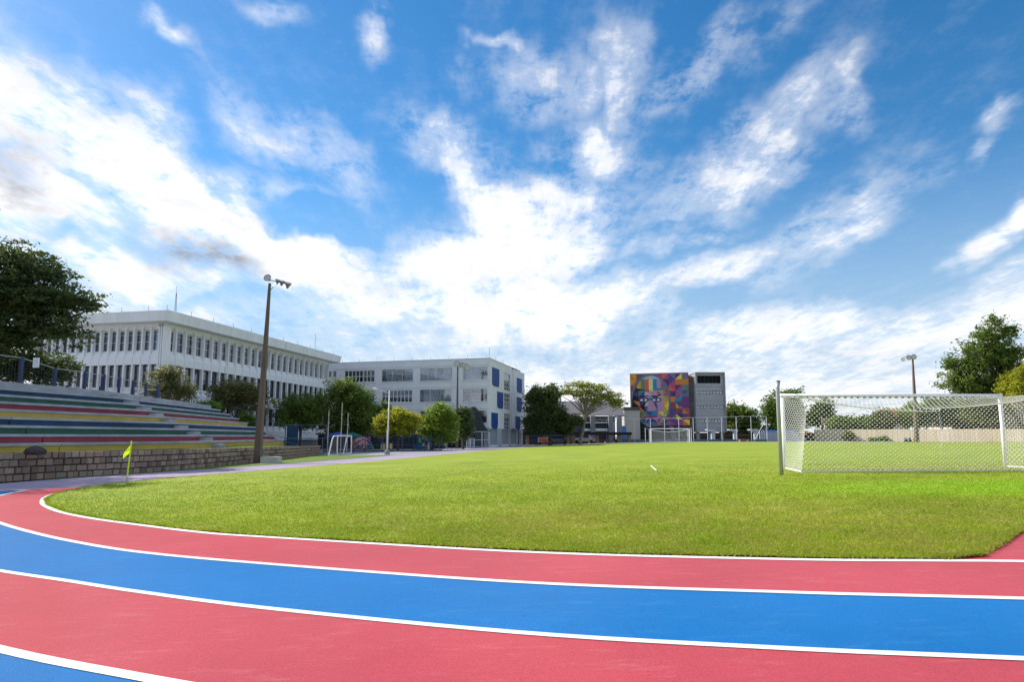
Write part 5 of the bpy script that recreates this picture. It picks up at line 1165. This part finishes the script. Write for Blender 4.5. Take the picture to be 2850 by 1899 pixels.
part('body', MB().prism([(p.x - 1.4, 141, .35), (p.x + 1.4, 141, .35), (p.x + 1.4, 141, .9), (p.x + .6, 141, 1.0), (p.x + .3, 141, 1.5), (p.x - .7, 141, 1.5), (p.x - .9, 141, .95), (p.x - 1.4, 141, .9)], (0, 1.6, 0)), m_goal, tk); part('window', MB().box(p.x - .6, p.x + .25, 140.97, 141.01, 1.02, 1.4), m_dframe, tk)
for s_ in (-.9, .9): part('wheel', MB().tube([(p.x + s_, 140.95, .32), (p.x + s_, 141.2, .32)], .32, 10), m_dark, tk)
for i, px in enumerate((2523, 2534, 2548)):
    p = at(px, 1229, 117); t = thing('sandwich_board', ['leftmost', 'middle', 'rightmost'][i] + ' of three small dark barriers on the path before the beige fence', 'barrier', (p.x, 117, 0), 'small barriers on the path'); part('panel', MB().prism([(p.x - .3, 117, 0), (p.x + .3, 117, 0), (p.x + .12, 117, .75), (p.x - .12, 117, .75)], (0, .3, 0)), m_dframe, t); part('foot', MB().box(p.x - .35, p.x + .35, 117, 117.35, -.05, .05), m_dark, t)

# ================================================================== TREES
m_bark = mat('bark', (.085, .065, .05), .95, .35, 4, .6, 20, stretch=(2, 2, .4)); m_barkp = mat('bark_pale', (.24, .20, .16), .9, .25, 4, .4, 20, stretch=(2, 2, .4))
LM = dict(dark=leafmat('leaf_dark', (.026, .050, .019), (.11, .155, .045), .42), mid=leafmat('leaf_mid', (.036, .078, .015), (.17, .245, .04), .42), green=leafmat('leaf_green', (.05, .115, .013), (.25, .35, .04), .45),
          yellow=leafmat('leaf_yellow', (.08, .115, .012), (.46, .47, .035), .45), olive=leafmat('leaf_olive', (.05, .06, .022), (.20, .205, .07), .4), umb=leafmat('leaf_umbrella', (.085, .11, .022), (.36, .39, .08), .45), hedge=leafmat('leaf_hedge', (.05, .12, .012), (.15, .30, .03)))
def leaves(lobes, n, size, per=45, flat=1., cr=.55, seed=1, shell=.55, droop=0.):
    r = np.random.default_rng(seed); vol = np.array([a[3] * a[4] * a[5] for a in lobes]) ** .75; nc = max(8, n // per); idx = r.choice(len(lobes), nc, p=vol / vol.sum()); lb = np.array(lobes)[idx]
    d = r.normal(size=(nc, 3)); d /= np.linalg.norm(d, axis=1)[:, None]; rad = (shell + (1.02 - shell) * r.random(nc)) * (1 + .10 * r.normal(size=nc))
    inner = r.random(nc) < .22; rad[inner] *= r.random(inner.sum()) * .8
    c = lb[:, :3] + d * lb[:, 3:6] * rad[:, None]; ctone = r.random(nc)
    k = r.integers(0, nc, n); cs = cr * (.6 + .8 * r.random(nc))
    off_ = r.normal(size=(n, 3)) * cs[k][:, None] * np.array([1, 1, flat * .75]) * .55
    P = c[k] + off_; P[:, 2] -= droop * r.random(n)
    a = r.normal(size=(n, 3)); a[:, 2] *= .6; a /= np.linalg.norm(a, axis=1)[:, None]; b = r.normal(size=(n, 3)); b -= a * np.sum(a * b, 1)[:, None]; b /= np.linalg.norm(b, axis=1)[:, None]
    s_ = size * (.6 + .8 * r.random(n))[:, None]
    Q = np.stack([P - a * s_, P + b * s_ * .42, P + a * s_, P - b * s_ * .42], 1).reshape(-1, 3)
    tone = np.clip(.15 + .55 * ctone[k] + .3 * r.random(n), 0, 1); return Q, tone, c
def tree(name, label, base, trunk_h, r0, lobes, n, size, m, seed=1, per=45, flat=1., cr=.55, bark=None, group=None, lean=(0, 0), shell=.55, limbs=9, cat='tree', droop=0.):
    """lobes are (dx, dy, z, rx, ry, rz) round the trunk foot"""
    base = Vector(base); t = thing(name, label, cat, base, group); r = random.Random(seed)
    LB = [(base.x + a, base.y + b, base.z + c, d, e, f) for a, b, c, d, e, f in lobes]
    Q, tone, cl = leaves(LB, n, size, per, flat, cr, seed, shell, droop)
    fork = base + Vector((lean[0], lean[1], trunk_h)); tk = MB()
    tk.tube([base - Vector((0, 0, .3)), base + Vector((0, 0, trunk_h * .12)), base.lerp(fork, .5) + Vector((r.uniform(-.1, .1), 0, 0)), fork], [r0 * 1.35, r0, r0 * .85, r0 * .75], 9)
    for i in range(min(limbs, len(cl))):
        e = Vector(cl[(i * 7) % len(cl)]); mid = fork.lerp(e, .5) + Vector((r.uniform(-.4, .4), r.uniform(-.4, .4), r.uniform(-.2, .5))) * (e - fork).length * .15
        st = fork if i % 3 else base.lerp(fork, .86); tk.tube([st, st.lerp(mid, .5), mid, e], [r0 * .5, r0 * .36, r0 * .22, r0 * .07], 6, False)
        for j in range(2): e2 = Vector(cl[(i * 7 + j + 1) % len(cl)]); 
        tk.tube([mid, mid.lerp(e2, .5), e2], [r0 * .18, r0 * .1, r0 * .04], 5, False)
    part('trunk', tk, bark or m_bark, t, smooth=True)
    part('crown', tri_mesh('crown', Q, LM[m], tone, 4), None, t); return t
def lob(y, *px):                                     # crown lobes read off as (px, py, rx_px, ry_px) at distance y
    def conv(bx_, bz_):
        out = []
        for (a, b, c, d, *e) in px:
            p = at(a, b, y); k = y / 1750; out.append((p.x - bx_, e[0] if e else 0, p.z - bz_, c * k, c * k * .9, d * k))
        return out
    return conv
def T(name, label, px, y, z, th, r0, lb, n, size, m, **k):
    x = (px - 1425) / 1750 * y; return tree(name, label, (x, y, z), th, r0, lob(y, *lb)(x, z), n, size, m, **k)
TG = 'trees around the playing field'
T('tree', 'large dark spreading tree behind the left end of the bleachers', -40, 38, 3.2, 3.2, .42, [(-60, 800, 190, 130), (40, 730, 120, 75), (60, 850, 150, 110), (150, 840, 110, 70), (215, 845, 70, 35), (130, 760, 75, 50), (160, 930, 90, 45), (20, 940, 140, 60), (255, 830, 45, 22, -1), (-150, 750, 150, 120)], 40000, .125, 'dark', seed=3, per=48, flat=.32, cr=.62, limbs=26, shell=.3, group=TG)
T('tree', 'second dark spreading tree just left of the picture, shading the bend', -560, 30, 3.2, 4, .4, [(-560, 560, 330, 260), (-400, 640, 240, 170), (-700, 700, 300, 200)], 16000, .22, 'dark', seed=77, per=48, flat=.5, cr=.9, group=TG)
T('shrub', 'sparse twiggy shrub in front of the white building corner', 470, 55, 2.6, .8, .09, [(470, 1075, 62, 40), (430, 1085, 45, 30), (515, 1090, 40, 32), (465, 1040, 50, 22)], 7500, .11, 'olive', seed=4, per=25, cr=.5, shell=.2, limbs=22, cat='shrub')
T('tree', 'round dark tree left of the brown floodlight pole', 668, 66, -.2, 2.2, .17, [(660, 1105, 62, 42), (610, 1110, 40, 32), (715, 1115, 45, 36), (665, 1080, 50, 25)], 10000, .145, 'olive', seed=5, cr=.6, group=TG)
T('tree', 'bushy green tree right of the brown floodlight pole', 838, 78, -.6, 2.6, .17, [(835, 1130, 55, 40), (795, 1150, 36, 34), (880, 1140, 40, 42), (840, 1165, 55, 30)], 11500, .16, 'mid', seed=6, cr=.6, group=TG)
T('round_hedge', 'clipped round green hedge beside the top bleacher rows', 580, 58, 2.4, .3, .08, [(580, 1136, 32, 14), (562, 1136, 20, 12)], 6000, .09, 'hedge', seed=7, cr=.25, shell=.85, limbs=3, cat='hedge')
T('tree', 'tall dark green tree left of the yellowish tree', 940, 80, -.6, 2.4, .26, [(945, 1100, 45, 42), (990, 1120, 50, 48), (930, 1165, 50, 42), (1000, 1175, 55, 38), (965, 1080, 30, 18)], 15500, .18, 'mid', seed=8, cr=.65, group=TG)
T('tree', 'dark leafy tree in the gap before the classroom block windows', 1060, 92, -.6, 2.2, .2, [(1055, 1150, 45, 28), (1040, 1175, 40, 25), (1095, 1160, 30, 22)], 9000, .2, 'mid', seed=9, cr=.6, group=TG)
T('tree', 'yellow green tree behind the white lamp post', 1110, 75, -.6, 1.6, .16, [(1105, 1165, 42, 26), (1070, 1178, 30, 24), (1140, 1175, 30, 28), (1105, 1190, 45, 22), (1062, 1205, 18, 14)], 16000, .15, 'yellow', seed=10, cr=.5, group=TG)
T('tree', 'dense bright green tree before the classroom block', 1205, 78, -.6, 1.5, .2, [(1225, 1155, 38, 28), (1190, 1180, 30, 28), (1245, 1185, 32, 36), (1215, 1200, 48, 28), (1240, 1215, 30, 16)], 18000, .15, 'green', seed=11, cr=.5, group=TG)
T('tree', 'dark tree tucked behind the dark floodlight pole', 1290, 84, -.6, 1.6, .18, [(1290, 1165, 22, 24), (1292, 1195, 24, 26), (1285, 1150, 18, 14)], 8000, .17, 'dark', seed=12, cr=.5, group=TG)
T('tree', 'big round dark tree left of the wide-crowned tree', 1531, 106, -.5, 2.6, .35, [(1515, 1115, 42, 34), (1495, 1100, 28, 22), (1535, 1095, 22, 18), (1520, 1150, 52, 34), (1505, 1180, 50, 24), (1555, 1170, 40, 28)], 26000, .24, 'dark', seed=13, cr=.8, group=TG)
T('tree', 'small thin dark tree between two larger trunks', 1570, 107, -.45, 2.2, .13, [(1578, 1180, 28, 18), (1600, 1172, 20, 16), (1568, 1200, 22, 14)], 5000, .22, 'dark', seed=14, cr=.6, group=TG)
T('tree', 'wide umbrella-crowned tree with pale forked trunk', 1613, 108, -.4, 5.1, .33, [(1640, 1092, 55, 18), (1580, 1090, 32, 16), (1690, 1105, 40, 18), (1720, 1125, 26, 16), (1625, 1075, 40, 12), (1668, 1080, 25, 12), (1580, 1072, 14, 8), (1650, 1115, 45, 12), (1560, 1095, 12, 8)], 6200, .20, 'umb', seed=15, per=18, cr=.7, bark=m_barkp, flat=.5, shell=.3, limbs=26, lean=(.9, 0), group=TG)
T('tree', 'dark rounded tree right of the office tower', 2062, 168, -.2, 3, .4, [(2055, 1155, 48, 30), (2030, 1160, 34, 30), (2085, 1175, 36, 26), (2060, 1190, 60, 24)], 14000, .38, 'mid', seed=16, cr=1.2, group=TG)
T('tree', 'leafy tree behind the grey net support pole', 2178, 142, 0, 3.5, .4, [(2175, 1125, 38, 30), (2150, 1150, 28, 30), (2205, 1110, 28, 22), (2180, 1175, 50, 40), (2205, 1150, 35, 35)], 17000, .32, 'mid', seed=17, cr=1., group=TG)
T('tree', 'ragged dark tree seen through the left net', 2285, 156, 0, 3.5, .35, [(2290, 1140, 26, 20), (2270, 1165, 34, 24), (2315, 1165, 16, 18), (2300, 1122, 16, 9)], 6500, .36, 'dark', seed=18, cr=.9, group=TG)
for i, (px, py, rx, ry, mm, lb) in enumerate([(2345, 1182, 36, 16, 'mid', 'low bushy tree behind the left part of the beige fence'), (2405, 1180, 40, 18, 'mid', 'low leafy tree before the dull red roof'), (2455, 1172, 28, 24, 'olive', 'olive tree left of the orange roofed house'), (2545, 1155, 38, 34, 'green', 'light green tree right of the orange roofed house'), (2610, 1145, 42, 42, 'mid', 'deep green tree below the big right-hand tree'), (2690, 1160, 55, 45, 'dark', 'dark tree beside the near goal right post'), (2815, 1170, 60, 45, 'dark', 'shady tree seen through the right side net')]):
    T('tree', lb, px, 146 - i, 0, 1.2, .22, [(px, py, rx, ry), (px - rx * .5, py + 6, rx * .6, ry * .7), (px + rx * .5, py + 4, rx * .6, ry * .7)], 8500, .32, mm, seed=30 + i, cr=.9, limbs=4, group=TG)
T('tree', 'huge dark tree rising above the near goal at right', 2762, 130, 0, 9, .75, [(2700, 1010, 62, 60), (2765, 985, 70, 70), (2740, 930, 48, 36), (2765, 895, 26, 20), (2670, 1060, 55, 45), (2790, 1060, 75, 50), (2720, 1080, 90, 40), (2810, 1000, 45, 60), (2645, 1010, 35, 28), (2800, 925, 30, 22), (2750, 1140, 90, 35)], 27000, .32, 'mid', seed=19, per=36, cr=1.0, shell=.3, limbs=40, group=TG)
T('tree', 'golden yellow tree at the right picture edge', 2850, 122, 0, 3, .4, [(2840, 1060, 40, 30), (2880, 1045, 50, 40), (2830, 1095, 50, 35), (2890, 1110, 60, 40)], 14000, .28, 'yellow', seed=20, cr=.9, group=TG)
T('bush', 'round brownish bush against the beige fence', 2361, 133, 0, .5, .1, [(2361, 1215, 13, 12)], 2600, .2, 'olive', seed=40, cr=.4, limbs=3, cat='bush')
T('bush', 'low bright green bushes along the beige fence', 2444, 128, 0, .3, .06, [(2428, 1224, 9, 4), (2446, 1223, 10, 5), (2462, 1222, 7, 6)], 2600, .16, 'hedge', seed=41, cr=.3, limbs=3, cat='bush')
T('shrub', 'dark shrub growing below the olive tree by the bleacher end', 700, 64, -.5, .4, .06, [(700, 1180, 22, 16), (682, 1165, 12, 20)], 3500, .12, 'mid', seed=42, cr=.4, limbs=6, cat='shrub')
T('shrub', 'dark foliage behind the navy fence under the big tree', 60, 40, 3.2, .3, .05, [(40, 1020, 90, 45), (150, 1030, 55, 40)], 9000, .13, 'dark', seed=43, cr=.5, limbs=5, cat='shrub')
